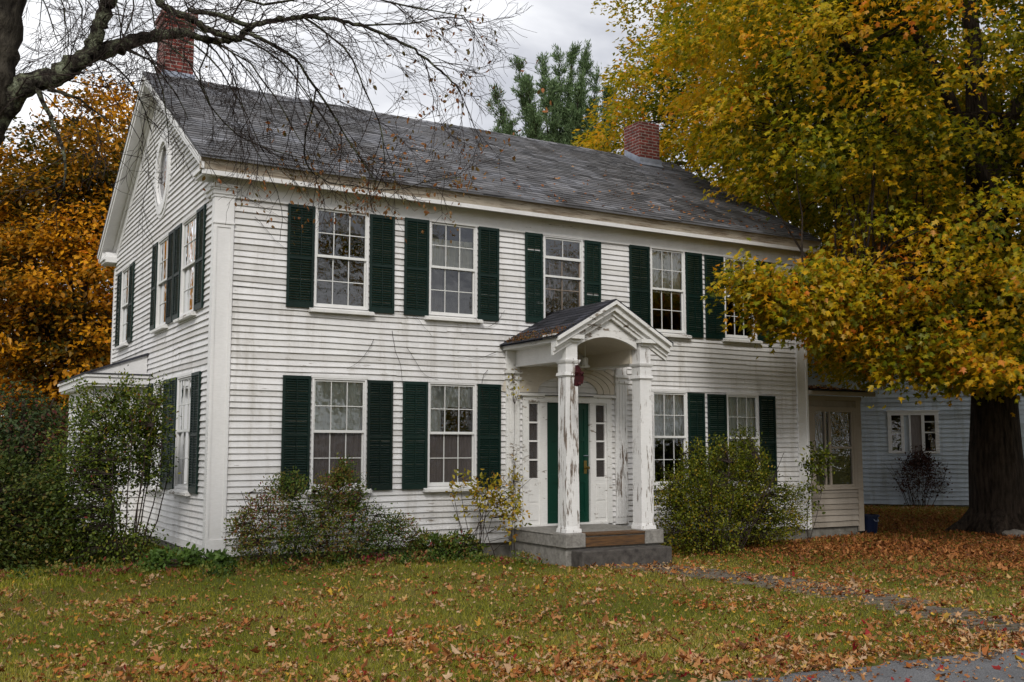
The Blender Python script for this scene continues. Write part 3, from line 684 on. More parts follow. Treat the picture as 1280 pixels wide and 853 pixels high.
# ---- entrance: door, sidelights, surround
zf = .35
mb = MB(FR)
mb.box(5.12, 5.22, 0, .05, zf, 2.50); mb.box(6.82, 6.92, 0, .05, zf, 2.50); mb.box(5.22, 6.82, 0, .05, 2.40, 2.50); mb.box(5.05, 6.99, 0, .09, 2.50, 2.545)
mb.box(5.46, 5.60, -.02, .035, zf+.02, 2.40); mb.box(6.47, 6.57, -.02, .035, zf+.02, 2.40); mb.box(5.22, 6.82, -.02, .06, zf-.02, zf+.03)
for a in (5.22, 6.57):
    b_ = a+.24 if a < 6 else a+.25
    mb.box(a, a+.035, -.02, .02, 1.14, 2.40); mb.box(b_-.035, b_, -.02, .02, 1.14, 2.40); mb.box(a, b_, -.02, .022, 1.08, 1.14); mb.box(a, b_, -.02, .019, zf+.03, 1.08)
    mb.box(a+.04, b_-.04, .019, .028, zf+.10, zf+.36); mb.box(a+.04, b_-.04, .019, .028, zf+.40, 1.02)
    for z in (1.44, 1.75, 2.06): mb.box(a+.03, b_-.03, -.02, .018, z-.014, z+.014)
    mb.box(a, b_, -.02, .021, 2.37, 2.40)
ds = obj('door_surround', mb, M['porchtrim'], house)
for a, b_ in ((5.25, 5.43), (6.60, 6.79)):
    mb = MB(FR); mb.poly([(a, -.005, 1.14), (b_, -.005, 1.14), (b_, -.005, 2.38), (a, -.005, 2.38)]); obj('sidelight', mb, M['glassdim'], ds)
mb = MB(FR); d0 = -.03; mb.box(5.60, 6.47, d0-.04, d0, zf+.03, 2.40)
for (a, b_) in ((5.60, 5.69), (5.99, 6.08), (6.38, 6.47)): mb.box(a, b_, d0, d0+.015, zf+.03, 2.40)
for (za, zb) in ((zf+.03, zf+.22), (1.05, 1.20), (1.75, 1.83), (2.30, 2.40)):
    mb.box(5.69, 5.99, d0, d0+.014, za, zb); mb.box(6.08, 6.38, d0, d0+.014, za, zb)
door = obj('door', mb, M['greendoor'], house)
mb = MB(); mb.tube([(6.40, -.0, 1.30), (6.40, .0-.05, 1.30)], .012, 8); mb.tube([(6.40, -.05, 1.30), (6.40, -.09, 1.30)], [.028, .026], 10); mb.box(6.37, 6.43, .012, .016, 1.20, 1.42); obj('handle', mb, M['brass'], door)
# letter slot / latch bar
mb = MB(FR); mb.box(6.36, 6.46, -.01, .01, 1.5, 1.512); obj('latch', mb, M['lead'], door)

# arched clapboards above the door inside the porch
mb = MB(FR)
for k in range(5):
    r0 = .45+.10*k; r1 = r0+.105
    na = 22
    for q in range(na):
        a, b_ = math.pi*q/na, math.pi*(q+1)/na
        def ap(an, r, lift=0): return (6.02+r*1.35*math.cos(an), 2.56+r*.62*math.sin(an)**.9 if math.sin(an) > 0 else 2.56)
        p0, p1, p2, p3 = ap(a, r0), ap(b_, r0), ap(b_, r1), ap(a, r1)
        if max(p2[1], p3[1]) > 3.05: continue
        mb.poly([(p0[0], .044, p0[1]), (p1[0], .044, p1[1]), (p2[0], .026, p2[1]), (p3[0], .026, p3[1])], .5); mb.poly([(p0[0], .044, p0[1]), (p1[0], .044, p1[1]), (p1[0], .01, p1[1]), (p0[0], .01, p0[1])], .5)
obj('arched_siding', mb, M['beige'], house)
mb = MB(FR); mb.box(5.05, 6.99, .02, .05, 3.0, 3.05); obj('lintel_moulding', mb, M['trim'], house)
mb = MB(); mb.tube([(5.52, -.10, 2.515), (6.50, -.10, 2.515)], .007, 6); obj('awning_rod', mb, M['blackmetal'], house)
# wall pilasters of the porch (fluted)
for (a, b_) in ((4.80, 5.05), (7.00, 7.25)):
    mb = MB(FR); mb.box(a, b_, .0, .06, zf-.02, 2.86)
    for k in range(4):
        u = a+.03+k*(b_-a-.06)/3; mb.box(u-.018, u+.018, .06, .072, zf+.1, 2.74)
    mb.box(a-.02, b_+.02, 0, .085, 2.76, 2.80); mb.box(a-.03, b_+.03, 0, .10, 2.86, 2.91); mb.box(a, b_, 0, .065, 2.91, 3.25)
    obj('porch_pilaster', mb, M['porchtrim' if a < 5 else 'column'], house)

# granite platform and step
mb = MB(); mb.box(4.85, 6.70, -1.72, -.03, .15, zf-.025); mb.box(4.84, 6.72, -1.50, -.03, zf-.025, zf)
g = obj('porch_floor', mb, M['granite'], house); bv = g.modifiers.new('b', 'BEVEL'); bv.width = .012; bv.segments = 2
mb = MB(); mb.box(4.88, 6.66, -1.69, -.03, -.30, .148); g = obj('granite_course', mb, M['granite'], house); bv = g.modifiers.new('b', 'BEVEL'); bv.width = .012; bv.segments = 2
for (a, b_) in ((4.845, 5.20), (6.32, 6.68)):
    mb = MB(); mb.box(a, b_, -1.745, -1.38, .155, zf+.012); g = obj('column_plinth', mb, M['granite'], house); bv = g.modifiers.new('b', 'BEVEL'); bv.width = .01; bv.segments = 2
mb = MB(); mb.box(5.21, 6.31, -1.735, -1.722, .16, .30); mb.box(5.21, 6.31, -1.75, -1.45, zf-.024, zf+.003); obj('riser_board', mb, M['rustwood'], house)
mb = MB(); mb.box(4.95, 6.62, -2.02, -1.722, -.30, .125); g = obj('front_step', mb, M['darkgranite'], house); bv = g.modifiers.new('b', 'BEVEL'); bv.width = .015; bv.segments = 2

# porch columns
def column(cx, cy, s=.114, lean=0):
    b = MB(); h = s
    z0, z1 = zf+.012, 3.02
    def ring(za, zb, s0, s1=None, x=0):
        s1 = s1 or s0; i = len(b.v)
        for z, ss in ((za, s0), (zb, s1)):
            for a, c in ((-1, -1), (1, -1), (1, 1), (-1, 1)): b.v.append((cx+a*ss, cy+c*ss, z)); b.t.append(.5)
        for f in ((0, 3, 2, 1), (4, 5, 6, 7), (0, 1, 5, 4), (1, 2, 6, 5), (2, 3, 7, 6), (3, 0, 4, 7)): b.f.append(tuple(i+k for k in f))
    ring(z0, z0+.06, s+.030, s+.025); ring(z0+.06, z0+.10, s+.015, s+.008); ring(z0+.10, 2.72, s+.006, s-.004)
    ring(2.72, 2.74, s+.006, s+.012); ring(2.74, 2.79, s+.026, s+.016); ring(2.79, 2.93, s, s); ring(2.93, 2.95, s+.01, s+.02); ring(2.95, 2.985, s+.022, s+.03); ring(2.985, 3.33, s-.008, s-.008)
    o = obj('porch_column', b, M['column'], house); bv = o.modifiers.new('b', 'BEVEL'); bv.width = .004; bv.segments = 1
    return o
CL, CRt, CY_ = 5.075, 6.49, -1.475
column(CL, CY_); column(CRt, CY_)
# entablature beams
mb = MB(); mb.box(CL-.10, CL+.10, -1.37, -.07, 2.97, 3.24); mb.box(CL-.125, CL+.02, -1.36, -.07, 3.24, 3.29)
obj('porch_beam', mb, M['trim'], house)
mb = MB(); mb.box(CRt-.10, CRt+.10, -1.37, -.04, 2.97, 3.24)
obj('porch_beam', mb, M['trim'], house)
pc = (CL+CRt)/2+.03; half = 1.09; PZ = 3.315; PK = 3.94; PS = (PK-PZ)/half
pl = lambda x: PK-PS*abs(x-pc)
# gable face: arch-cut tympanum
mb = MB(FR); n = 26; yv = -CY_+.09
xs = [CL-.12+(CRt-CL+.24)*k/n for k in range(n+1)]
def arch(x):
    t = (x-(CL+.13))/(CRt-CL-.26)
    if t <= 0 or t >= 1: return 3.10
    return 3.20+.175*math.sin(math.pi*t)**.75
for k in range(n):
    xa, xb = xs[k], xs[k+1]; xm = (xa+xb)/2
    if arch(xm) < 3.15: continue
    mb.prism([(xa, arch(max(xa, CL+.1301))), (xb, arch(min(xb, CRt-.1301))), (xb, pl(xb)-.2), (xa, pl(xa)-.2)], 1, yv-.09, yv-.035)
pf = obj('porch_pediment', mb, M['porchtrim'], house)
# raking cornice in three steps
mb = MB(FR)
for s in (-1, 1):
    for (o0, o1, v0, v1) in ((-.275, -.215, yv-.02, yv+.035), (-.215, -.155, yv-.02, yv+.07), (-.155, -.06, yv-.02, yv+.13), (-.06, -.004, yv-.02, yv+.19)):
        e = half+.0
        xa, xb = pc, pc+s*e
        mb.prism([(xa, PK+o0), (xb, pl(xb)+o0), (xb, pl(xb)+o1), (xa, PK+o1)], 1, v0, v1-.0005*(s+1))
mb2 = MB(FR)
for cx in (CL, CRt):
    s = -1 if cx == CL else 1
    a, b_ = (cx-.36, cx+.17) if s < 0 else (cx-.15, cx+.38)
    mb.box(a+.06, b_-.03, yv-.25, yv+.05, 3.255, 3.305); mb.box(a, b_, yv-.25, yv+.12, 3.305, 3.365)
obj('raking_cornice', mb, M['porchtrim'], pf)
# side eave boards
for s in (-1, 1):
    mb = MB(); xe = pc+s*(half-.02)
    mb.box(min(xe, xe+s*-.03), max(xe, xe-s*.03), CY_-.18, -.03, pl(xe)-.085, pl(xe)-.01); mb.box(min(xe-s*.028, xe-s*.30), max(xe-s*.028, xe-s*.30), CY_-.1, -.03, pl(xe)-.085, pl(xe)-.065)
    obj('eave_board', mb, M['porchtrim'], pf)
# vaulted plank ceiling
mb = MB(); n = 20
for k in range(n):
    xa, xb = CL+.1301+(CRt-CL-.2602)*k/n, CL+.1301+(CRt-CL-.2602)*(k+1)/n
    za, zb = arch(xa+1e-4 if k == 0 else xa)+.0, arch(xb-1e-4 if k == n-1 else xb)+.0
    mb.poly([(xa, CY_-.05, za+.01), (xb, CY_-.05, zb+.01), (xb, -.03, zb+.0), (xa, -.03, za+.0)], random.random())
mb.box(CL+.101, CL+.14, -1.36, -.05, 2.99, 3.23); mb.box(CRt-.14, CRt-.101, -1.36, -.05, 2.99, 3.23)
obj('porch_ceiling', mb, M['beige'], house)
# porch roof
mb = MB()
for s in (-1, 1):
    def P(x, t, s=s):   # x runs along the depth (as x of the course), t eave -> ridge
        xx = pc+s*(half+.04)*(1-t); return (xx, x, PK-PS*abs(xx-pc)+.02)
    shingle_roof(mb, P, 10, lambda t: CY_-.26, lambda t: -.02, .3, .008)
    q = [P(CY_-.26, 0), P(-.02, 0), P(-.02, 1), P(CY_-.26, 1)]; mb.poly(q); mb.poly([(p[0], p[1], p[2]-.025) for p in q])
    mb.poly([q[0], q[3], (q[3][0], q[3][1], q[3][2]-.025), (q[0][0], q[0][1], q[0][2]-.025)])
obj('porch_roof', mb, M['porchroof'], house)
# white lantern fixed to the ceiling
mb = MB(); lx, ly = 5.98, -.62
mb.tube([(lx, ly, 3.36), (lx, ly, 3.12)], .008, 6); mb.tube([(lx, ly, 3.13), (lx, ly, 3.11), (lx, ly, 3.02), (lx, ly, 3.0), (lx, ly, 2.985), (lx, ly, 2.96)], [.03, .05, .05, .065, .085, .07], 10); obj('porch_light', mb, M['sash'], house)

# ================================================================== GROUND
def gz(x, y):
    x = np.asarray(x, float); y = np.asarray(y, float)
    t = np.clip((x-1.0)/4.0, 0, 1); t = t*t*(3-2*t)
    s = np.clip((-y-.5)/3.0, 0, 1)
    base = -.12*np.maximum(t, s*.8)
    near = np.clip(1-np.abs(y)/60, 0, 1)
    bump = .018*np.sin(x*.9+y*.5)+.012*np.sin(x*2.1-y*1.3)+.02*np.sin(x*.23+1)*np.cos(y*.31)
    road = np.clip((-8.3-.15*x*(x > 0)-y)/.6, 0, 1)
    z = base+bump*near*(1-road)
    z = z*(1-road)+road*(-.20)
    z = z + np.clip((-(y+15.2)/.8), 0, 1)*.10     # far verge
    return z
def sheet(name, xs, ys, f, mat):
    X, Y = np.meshgrid(xs, ys); Z = f(X, Y); V = np.stack([X, Y, Z], -1).reshape(-1, 3).astype('f'); nx, ny = len(xs), len(ys)
    i, j = np.meshgrid(np.arange(nx-1), np.arange(ny-1)); a = (j*nx+i).ravel(); F = np.stack([a, a+1, a+1+nx, a+nx], 1)
    me = bpy.data.meshes.new(name); me.from_pydata(V.tolist(), [], F.tolist()); o = obj(name, me, mat); smooth(o); return tag(o, kind='structure')
def lin(a, b, n): return list(np.linspace(a, b, n))
xs = np.array([-600, -300, -150, -80, -50, -35, -25, -18]+lin(-13, 22, 180)+[25, 30, 36, 45, 60, 90, 150, 300, 600])
ys = np.array([-600, -300, -150, -80, -50, -35, -26, -20]+lin(-16, 6, 130)+[8, 10, 13, 17, 22, 30, 40, 60, 90, 150, 300, 600])
def ground_mat():
    m, nt, out = newmat('lawn_soil'); L = nt.links
    n1 = N(nt, 'ShaderNodeTexNoise', Scale=.8, Detail=6, Roughness=.6); L.new(coords(nt), n1.inputs['Vector'])
    n2 = N(nt, 'ShaderNodeTexNoise', Scale=45, Detail=4, Roughness=.7); L.new(coords(nt), n2.inputs['Vector'])
    r1 = ramp(nt, [(.3, (.055, .07, .012)), (.5, (.10, .10, .02)), (.7, (.17, .13, .05))]); L.new(n1.outputs[0], r1.inputs[0])
    r2 = ramp(nt, [(.3, (.5, .5, .5)), (.7, (1.3, 1.25, 1.2))]); L.new(n2.outputs[0], r2.inputs[0])
    c = mix(nt, 1.0, r1.outputs[0], r2.outputs[0], 'MULTIPLY')
    b = N(nt, 'ShaderNodeBsdfPrincipled', Roughness=1); L.new(c, b.inputs['Base Color']); b.inputs['Specular IOR Level'].default_value = .1
    bp = N(nt, 'ShaderNodeBump', Strength=.6, Distance=.03); L.new(n2.outputs[0], bp.inputs['Height']); L.new(bp.outputs[0], b.inputs['Normal'])
    L.new(b.outputs[0], out.inputs[0]); return m
sheet('ground', xs, ys, gz, ground_mat())
# road: ragged near edge
def edge(x): return -8.45-.15*max(x-1.2, 0)+.10*math.sin(x*1.9)+.05*math.sin(x*5.3)+.03*math.sin(x*13+1)
mb = MB(); ex = [x*.12 for x in range(-150, 400)]
for a, b_ in zip(ex[:-1], ex[1:]):
    ys_ = [edge(a), edge(a)-.25, -11, -13.5, -15.6]; yt = [edge(b_), edge(b_)-.25, -11, -13.5, -15.6]; zz = [-.125, -.118, -.10, -.09, -.11]
    for k in range(4): mb.poly([(a, ys_[k], zz[k]), (b_, yt[k], zz[k]), (b_, yt[k+1], zz[k+1]), (a, ys_[k+1], zz[k+1])])
    mb.poly([(a, ys_[0], zz[0]), (b_, yt[0], zz[0]), (b_, yt[0]+.02, -.2), (a, ys_[0]+.02, -.2)])
def asphalt():
    m, nt, out = newmat('old_grey_asphalt'); L = nt.links
    v = N(nt, 'ShaderNodeTexVoronoi', Scale=75); L.new(coords(nt), v.inputs['Vector'])
    r = ramp(nt, [(0, (.17, .17, .175)), (.5, (.12, .12, .125)), (.9, (.055, .055, .058))]); L.new(v.outputs['Distance'], r.inputs[0])
    n = N(nt, 'ShaderNodeTexNoise', Scale=2, Detail=6, Roughness=.6); L.new(coords(nt), n.inputs['Vector'])
    g = ramp(nt, [(.3, (.7, .7, .7)), (.7, (1.2, 1.2, 1.2))]); L.new(n.outputs[0], g.inputs[0])
    c = mix(nt, 1.0, r.outputs[0], g.outputs[0], 'MULTIPLY')
    b = N(nt, 'ShaderNodeBsdfPrincipled', Roughness=.8); L.new(c, b.inputs['Base Color'])
    bp = N(nt, 'ShaderNodeBump', Strength=.7, Distance=.006); bp.invert = True; L.new(v.outputs['Distance'], bp.inputs['Height']); L.new(bp.outputs[0], b.inputs['Normal'])
    L.new(b.outputs[0], out.inputs[0]); return m
tag(obj('road', mb, asphalt()), kind='structure')
# brick path: individually laid worn bricks in one mesh
def ppath(t):  # centre line
    P0, P1, P2, P3 = np.array([5.75, -2.0]), np.array([6.5, -3.3]), np.array([6.4, -5.6]), np.array([5.6, -9.0])
    return (1-t)**3*P0+3*(1-t)**2*t*P1+3*(1-t)*t*t*P2+t**3*P3
mb = MB(); nrow = 66
for r in range(nrow):
    t = (r+.5)/nrow; c = ppath(t); d = ppath(min(1, t+.01))-ppath(max(0, t-.01)); d /= np.linalg.norm(d); s = np.array([-d[1], d[0]])
    for k in range(5):
        if random.random() < .15: continue
        o = (k-2+.5*(r % 2)-.25)*.205+random.gauss(0, .006); p = c+s*o; hw, hl = .095, .047
        z = float(gz(p[0], p[1]))+.012+random.gauss(0, .003); a = random.gauss(0, .05); dd = d*math.cos(a)+s*math.sin(a); ss = np.array([-dd[1], dd[0]])
        q = [p+ss*hw+dd*hl, p-ss*hw+dd*hl, p-ss*hw-dd*hl, p+ss*hw-dd*hl]; tn = random.random()
        i = len(mb.v)
        for zz in (z-.03, z):
            for v in q: mb.v.append((v[0], v[1], zz)); mb.t.append(tn)
        for f in ((4, 5, 6, 7), (0, 1, 5, 4), (1, 2, 6, 5), (2, 3, 7, 6), (3, 0, 4, 7)): mb.f.append(tuple(i+k2 for k2 in f))
tag(obj('path', mb, simple('worn_path_brick', (.16, .13, .10), (.07, .06, .045), .9, 7, .5)), kind='structure')

# grass blades and fallen leaves -------------------------------------
def inhouse(x, y):
    return ((x > -.02) & (x < HX) & (y > -.02) & (y < HY)) | ((x > wx) & (x < .1) & (y > wy0) & (y < wy1)) | ((x > HX-.1) & (x < sx1) & (y > sy0) & (y < sy1+.1)) | ((x > 4.8) & (x < 6.75) & (y > -2.05) & (y < .1))
pc_ = np.array([ppath(t) for t in np.linspace(0, 1, 60)])
def pathdist(x, y):
    d = np.full(x.shape, 99.)
    for p in pc_: d = np.minimum(d, np.hypot(x-p[0], y-p[1]))
    return d
def sample(n, power=1.6):
    """points on the ground in front of the house, denser near the viewer"""
    r = 6.0+(36-6)*rng.random(n*2)**power; a = R_(30.3)+R_(29)*(rng.random(n*2)*2-1)
    x = CAM[0]+r*np.sin(a); y = CAM[1]+r*np.cos(a)
    k = ~inhouse(x, y); return x[k][:n], y[k][:n]
eA = np.vectorize(edge)
x, y = sample(420000, 1.45)
k = (y > eA(x)+.04+.12*rng.random(len(x))) & (pathdist(x, y) > .45-.25*(rng.random(len(x)) < .25)); x, y = x[k], y[k]
n1 = np.sin(x*1.3+np.sin(y*1.1)*1.3)+np.sin(y*1.7+1+np.sin(x*.8))
n = len(x); hgt = rng.uniform(.025, .06, n)*(1+.5*(y > -1.2)); lean = rnd(n, .45); lean[:, 2] = 1
shade_bare = (np.hypot(x-15.8, y+1) < 6) & (rng.random(n) < .6)
k = ~shade_bare
P_ = np.stack([x, y, gz(x, y)-.004], 1)[k]
tag(leaves('grass', P_, lean[k], rnd(n)[k]+np.array([0, -.6, 0]), hgt[k], (.42+.12*n1+rng.normal(0, .2, n))[k], BLADE, M['grass'], aspect=.15, fold=0), kind='stuff')

def fallen(nn, keepf, szf, power=1.3):
    x, y = sample(nn, power); k = keepf(x, y) > rng.random(len(x)); x, y = x[k], y[k]; n = len(x)
    z = np.where(y > eA(x), gz(x, y)+.028*rng.random(n)+.008, -.11+.006*rng.random(n))
    d = rnd(n); d[:, 2] *= .25; nr = rnd(n, .55); nr[:, 2] = 1
    return np.stack([x, y, z], 1), d, nr, n
def dens(x, y):
    e = y-eA(x)
    d = .15+.13*np.sin(x*2.2+np.sin(y*2.9)*1.5)*np.sin(y*1.7+x*.6)
    d = d+.42*np.exp(-((e-.40)/.45)**2)*(x > -2)           # windrow by the road
    d = d+.16*np.exp(-((e-1.6)/.8)**2)*(.5+.5*np.sin(x*3))
    d = np.where(e < -.02, .045+.16*np.exp(e/.35), d)
    d = d+.75*(1/(1+np.exp((np.hypot(x-15.8, y+.2)-6.2)/.9)))
    d = d+.25*((y > -1.6) & (x > 6.6))+.04*(pathdist(x, y) < .5)+.20*np.clip((x-4-(-y-4)*.2)/8, 0, 1)*(y < -3)
    cl = np.sin(x*3.1+1.7*np.sin(y*2.3))*np.sin(y*4.3+1.3*np.sin(x*2.9))+.6*np.sin(x*7.3+y*5.1)*np.sin(y*8.7-x*3.3)
    d = 1.25*d*np.clip(.8+.7*cl, .15, 1.9)
    d = d+.75*(1/(1+np.exp((np.hypot(x-15.8, y+.2)-6.4)/.8)))
    d = d-.12*((y > -2.6) & (x < 4.5) & (y > eA(x)+3))
    return np.clip(d, .045, 1)
Pf, Df, Nf, n = fallen(300000, dens, None, 1.2)
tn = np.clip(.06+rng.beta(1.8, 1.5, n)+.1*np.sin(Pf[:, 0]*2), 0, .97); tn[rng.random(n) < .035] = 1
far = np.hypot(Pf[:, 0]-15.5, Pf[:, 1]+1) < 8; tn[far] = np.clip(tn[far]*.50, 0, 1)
sz = np.where(rng.random(n) < .06, rng.uniform(.07, .10, n), rng.uniform(.020, .052, n))
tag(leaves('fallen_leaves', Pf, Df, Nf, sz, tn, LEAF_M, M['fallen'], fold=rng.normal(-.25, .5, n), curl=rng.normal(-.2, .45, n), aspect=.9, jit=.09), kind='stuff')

nr_ = 260; rx = rng.uniform(0, 1, nr_)**.5*11.2+.3; rt_ = rng.beta(.8, 2.4, nr_)*4.2
rp_ = np.stack([rx, -.36+rt_, 5.77+RS*(-.06+rt_)+.035], 1)
n2_ = 150; sxx = rng.uniform(sx0+.1, sx1+.1, n2_); syy = rng.uniform(sy0-.25, sy0+1.2, n2_); rp_ = np.concatenate([rp_, np.stack([sxx, syy, 2.80+.118*(syy-sy0+.31)], 1)])
n3_ = len(rp_); nn_ = rnd(n3_, .3)+np.array([0, -.5, 1]); dd_ = np.cross(nn_, rnd(n3_))
tag(leaves('fallen_leaves', rp_, dd_, nn_, rng.uniform(.04, .08, n3_), rng.uniform(.1, .75, n3_), LEAF_M, M['fallen'], fold=rng.normal(-.2, .4, n3_), curl=-.3), kind='stuff')
nm = 520; my = rng.uniform(CY_-.25, -.15, nm); mu_ = rng.beta(1, 2.6, nm)*.42; mx_ = pc-half-.03+mu_
mp_ = np.stack([mx_, my, PK-PS*(half+.03-mu_)+.03+rng.random(nm)*.03], 1)
mp_[:, 0] += rng.normal(0, .015, nm)
tag(leaves('moss', mp_, rnd(nm)+np.array([-.6, 0, .1]), rnd(nm, .5)+np.array([0, 0, 1]), rng.uniform(.02, .045, nm), rng.random(nm)*.9, LEAF_O, M['brownleaf']), kind='stuff')

# ================================================================== TREES
def bez(p0, p1, sag=0, n=5, wob=.0, up=0):
    p0, p1 = np.array(p0, float), np.array(p1, float); L = np.linalg.norm(p1-p0)
    mid = (p0+p1)/2+np.array([0, 0, up*L])+rng.normal(0, wob*L+1e-6, 3)
    ts = np.linspace(0, 1, n); pts = [(1-t)**2*p0+2*(1-t)*t*mid+t*t*p1 for t in ts]
    for k in range(1, n-1): pts[k] = pts[k]+rng.normal(0, wob*L*.15+1e-6, 3)
    return pts
def tree(name, base, label, cat, trunk, limbs, tips, leafm, barkm='bark', per=60, spread=(.5, .5, .2), lsize=(.08, .13), tmpl=LEAF_M, tonef=None, group=None, twigs=.5, droop=.5, sides=9, centre=None, roots=False):
    """trunk/limbs: lists of (points, r0, r1); tips: (n,3) ends of leafy sprays"""
    root = thing(name, tuple(base), label, cat, group)
    mb = MB(); pool = []; prad = []
    for ln, (pts, r0, r1) in enumerate([trunk]+limbs):
        pts = [np.array(p, float) for p in pts]; m = len(pts)
        rad = [r0+(r1-r0)*k/(m-1) for k in range(m)]
        if ln == 0 and roots: rad[0] = r0*1.22
        mb.tube(pts, rad, sides if ln == 0 else max(5, sides-3))
        for k in range(m-1):
            for q in range(4):
                t = q/4; pool.append(pts[k]*(1-t)+pts[k+1]*t); prad.append(rad[k]*(1-t)+rad[k+1]*t)
        if ln == 0: pool = pool[len(pool)//3:]; prad = prad[len(prad)//3:]
    if roots:
        b0 = np.array(trunk[0][0])
        for a in range(7):
            an = a*.9+rng.uniform(-.2, .2); L = rng.uniform(1.0, 1.35)*trunk[1]*1.35; d = np.array([math.cos(an), math.sin(an), 0])
            mb.tube([b0+d*trunk[1]*.5+np.array([0, 0, .55]), b0+d*trunk[1]*1.05+np.array([0, 0, .16]), b0+d*L+np.array([0, 0, -.04])], [.22, .17, .06], 7)
    pool = np.array(pool); prad = np.array(prad)
    t_ = obj('trunk', mb, M[barkm], root); smooth(t_)
    br = MB()
    for tp in tips:
        if rng.random() > twigs: continue
        d = np.linalg.norm(pool-tp, axis=1)+.35*np.maximum(0, pool[:, 2]-tp[2]); j = int(np.argmin(d)); q = pool[j]
        if d[j] > 2.3: continue
        br.tube(bez(q, tp, n=5, wob=.06, up=.10), np.linspace(min(.05, prad[j]*.6+.008), .006, 5), 4, cap=False)
    if br.v: obj('branch', br, M[barkm], root)
    T = np.repeat(tips, per, 0); n = len(T)
    c = np.array(centre if centre is not None else base)
    out = T-c; out[:, 2] *= .3; out /= np.linalg.norm(out, axis=1, keepdims=True)+1e-9
    a = rng.random(n)*2*math.pi; rr = np.sqrt(rng.random(n))
    off = np.stack([np.cos(a)*rr*spread[0], np.sin(a)*rr*spread[1], rng.normal(0, spread[2]*.45, n)], 1)
    off[:, 2] -= droop*rr*rr*spread[0]*.6
    P = T+off
    D = out*.7+np.stack([np.cos(a), np.sin(a), 0*a], 1)*.6+rnd(n, .35); D[:, 2] -= .55
    Nn = rnd(n, .45)+out*.35; Nn[:, 2] += .9
    tone = tonef(P, np.repeat(rng.random(len(tips)), per), n, rr)
    leaves('crown', P, D, Nn, rng.uniform(lsize[0], lsize[1], n), tone, tmpl, M[leafm], root, fold=rng.normal(.3, .25, n), curl=rng.normal(.2, .25, n), jit=.05)
    return root

def shell(n, c, r, inner=.55, fn=None):
    """random spray ends through the outer volume of a crown"""
    out = []
    while len(out) < n:
        d = rng.normal(0, 1, 3); d /= np.linalg.norm(d); s = (inner**3+(1-inner**3)*rng.random())**(1/3)
        lump = 1+.10*math.sin(d[0]*7+c[0])+.10*math.sin(d[2]*8+d[1]*5+c[1])
        p = np.array(c)+d*np.array(r)*s*lump
        if fn is None or fn(p): out.append(p)
    return np.array(out)

# --- big maple on the right
tb = np.array([16.2, -1.0, -.15])
trunkA = ([tb, tb+(0, 0, .5), tb+(-.10, 0, 1.6), tb+(-.06, 0, 2.8), tb+(.05, .1, 4.2), tb+(.05, .2, 7), tb+(.1, .2, 10), tb+(.0, .3, 13.5)], .70, .12)
limbsA = []
for (h, tgt, r) in ((2.6, (-2.3, -.8, 5.2), .15), (3.3, (-5.9, -.6, 4.9), .14), (3.4, (-2.5, -4.4, 4.6), .15), (3.6, (4.5, -2, 6), .18), (4.2, (-3.2, 2.5, 8.8), .2), (4.6, (-5.2, -.6, 9.8), .2), (5, (-3, -4, 9), .2), (5.5, (2, -5, 8.5), .18), (6, (4.5, 2.5, 10), .2), (7, (-3.5, .5, 12.5), .18), (8, (2.5, -2, 13), .15), (4, (1.0, 5, 7), .16), (3.2, (1.5, -5, 4.8), .14)):
    p0 = tb+np.array([.0, 0, h]); limbsA.append((bez(p0, tb+np.array(tgt), n=7, wob=.05, up=.10), r, .03))
def fA(p):
    # the crown stops short of the roof and the front wall of the house
    x, y, z = p; right = x-(10.0+1.04*(y+1.75))
    if z < 3.2: return False
    ax, ay = x-16.1, y+1.0; lat = .573*ax-.82*ay; along = .82*ax+.573*ay
    if 5.4 < z < 13 and abs(lat+.25*math.sin(z*.9)) < .6 and along < .4 and rng.random() < .6: return False
    if y > -.7 and x < 12.3: return z > 6.6+.55*max(0, min(y, 4.1)) and right > -3.6
    if x < 13.9 and y > -.3 and z < 3.9: return False
    if right < .25: return z > 6.5+.5*(-right) and right > -2.6-.25*(z-7)
    return True
tipsA = shell(2350, (15.9, -1.0, 9.4), (7.4, 6.4, 6.6), .45, fA)
# low skirt of drooping sprays and the bough across the facade
sk = []
while len(sk) < 620:
    a = rng.random()*2*math.pi; r = rng.uniform(1.8, 6.4); p = np.array([15.9+r*math.cos(a), -1.0+r*math.sin(a), rng.uniform(3.4, 5.8)+.10*r-.30*(r-4 if r > 4 else 0)])
    if fA(p) and p[0] > 10.8: sk.append(p)
bough = []
while len(bough) < 105:
    t = rng.random()**.80; c = np.array([12.6, -2.1, 4.65])*(1-t)+np.array([8.55, -1.75, 4.35])*t
    w_ = .15+.75*(1-t)
    p = c+rng.normal(0, 1, 3)*np.array([.40, .35*w_+.12, .30+.30*w_])
    if p[1] > -.75 or p[0] < 8.1: continue
    if p[2] > 4.85+.10*max(0, p[0]-8.8): continue
    if p[0] < 9.3 and p[2] < 4.0-.5*(p[0]-8.2): continue
    bough.append(p)
hang = np.array([[rng.uniform(11.4, 15.4), rng.uniform(-4.2, -1.6), rng.uniform(2.95, 3.7)] for _ in range(95)])
hang = hang[(hang[:, 0]-10.4-1.04*(hang[:, 1]+1.75)) > 0]
tipsA = np.concatenate([tipsA, np.array(sk), np.array(bough), hang])
limbsA.append((bez(tb+np.array([0, 0, 3.2]), (12.8, -2.1, 4.9), n=5, wob=.03, up=.1), .12, .05)); limbsA.append((bez((12.8, -2.1, 4.9), (8.4, -1.8, 4.35), n=6, wob=.03, up=.05), .05, .012))
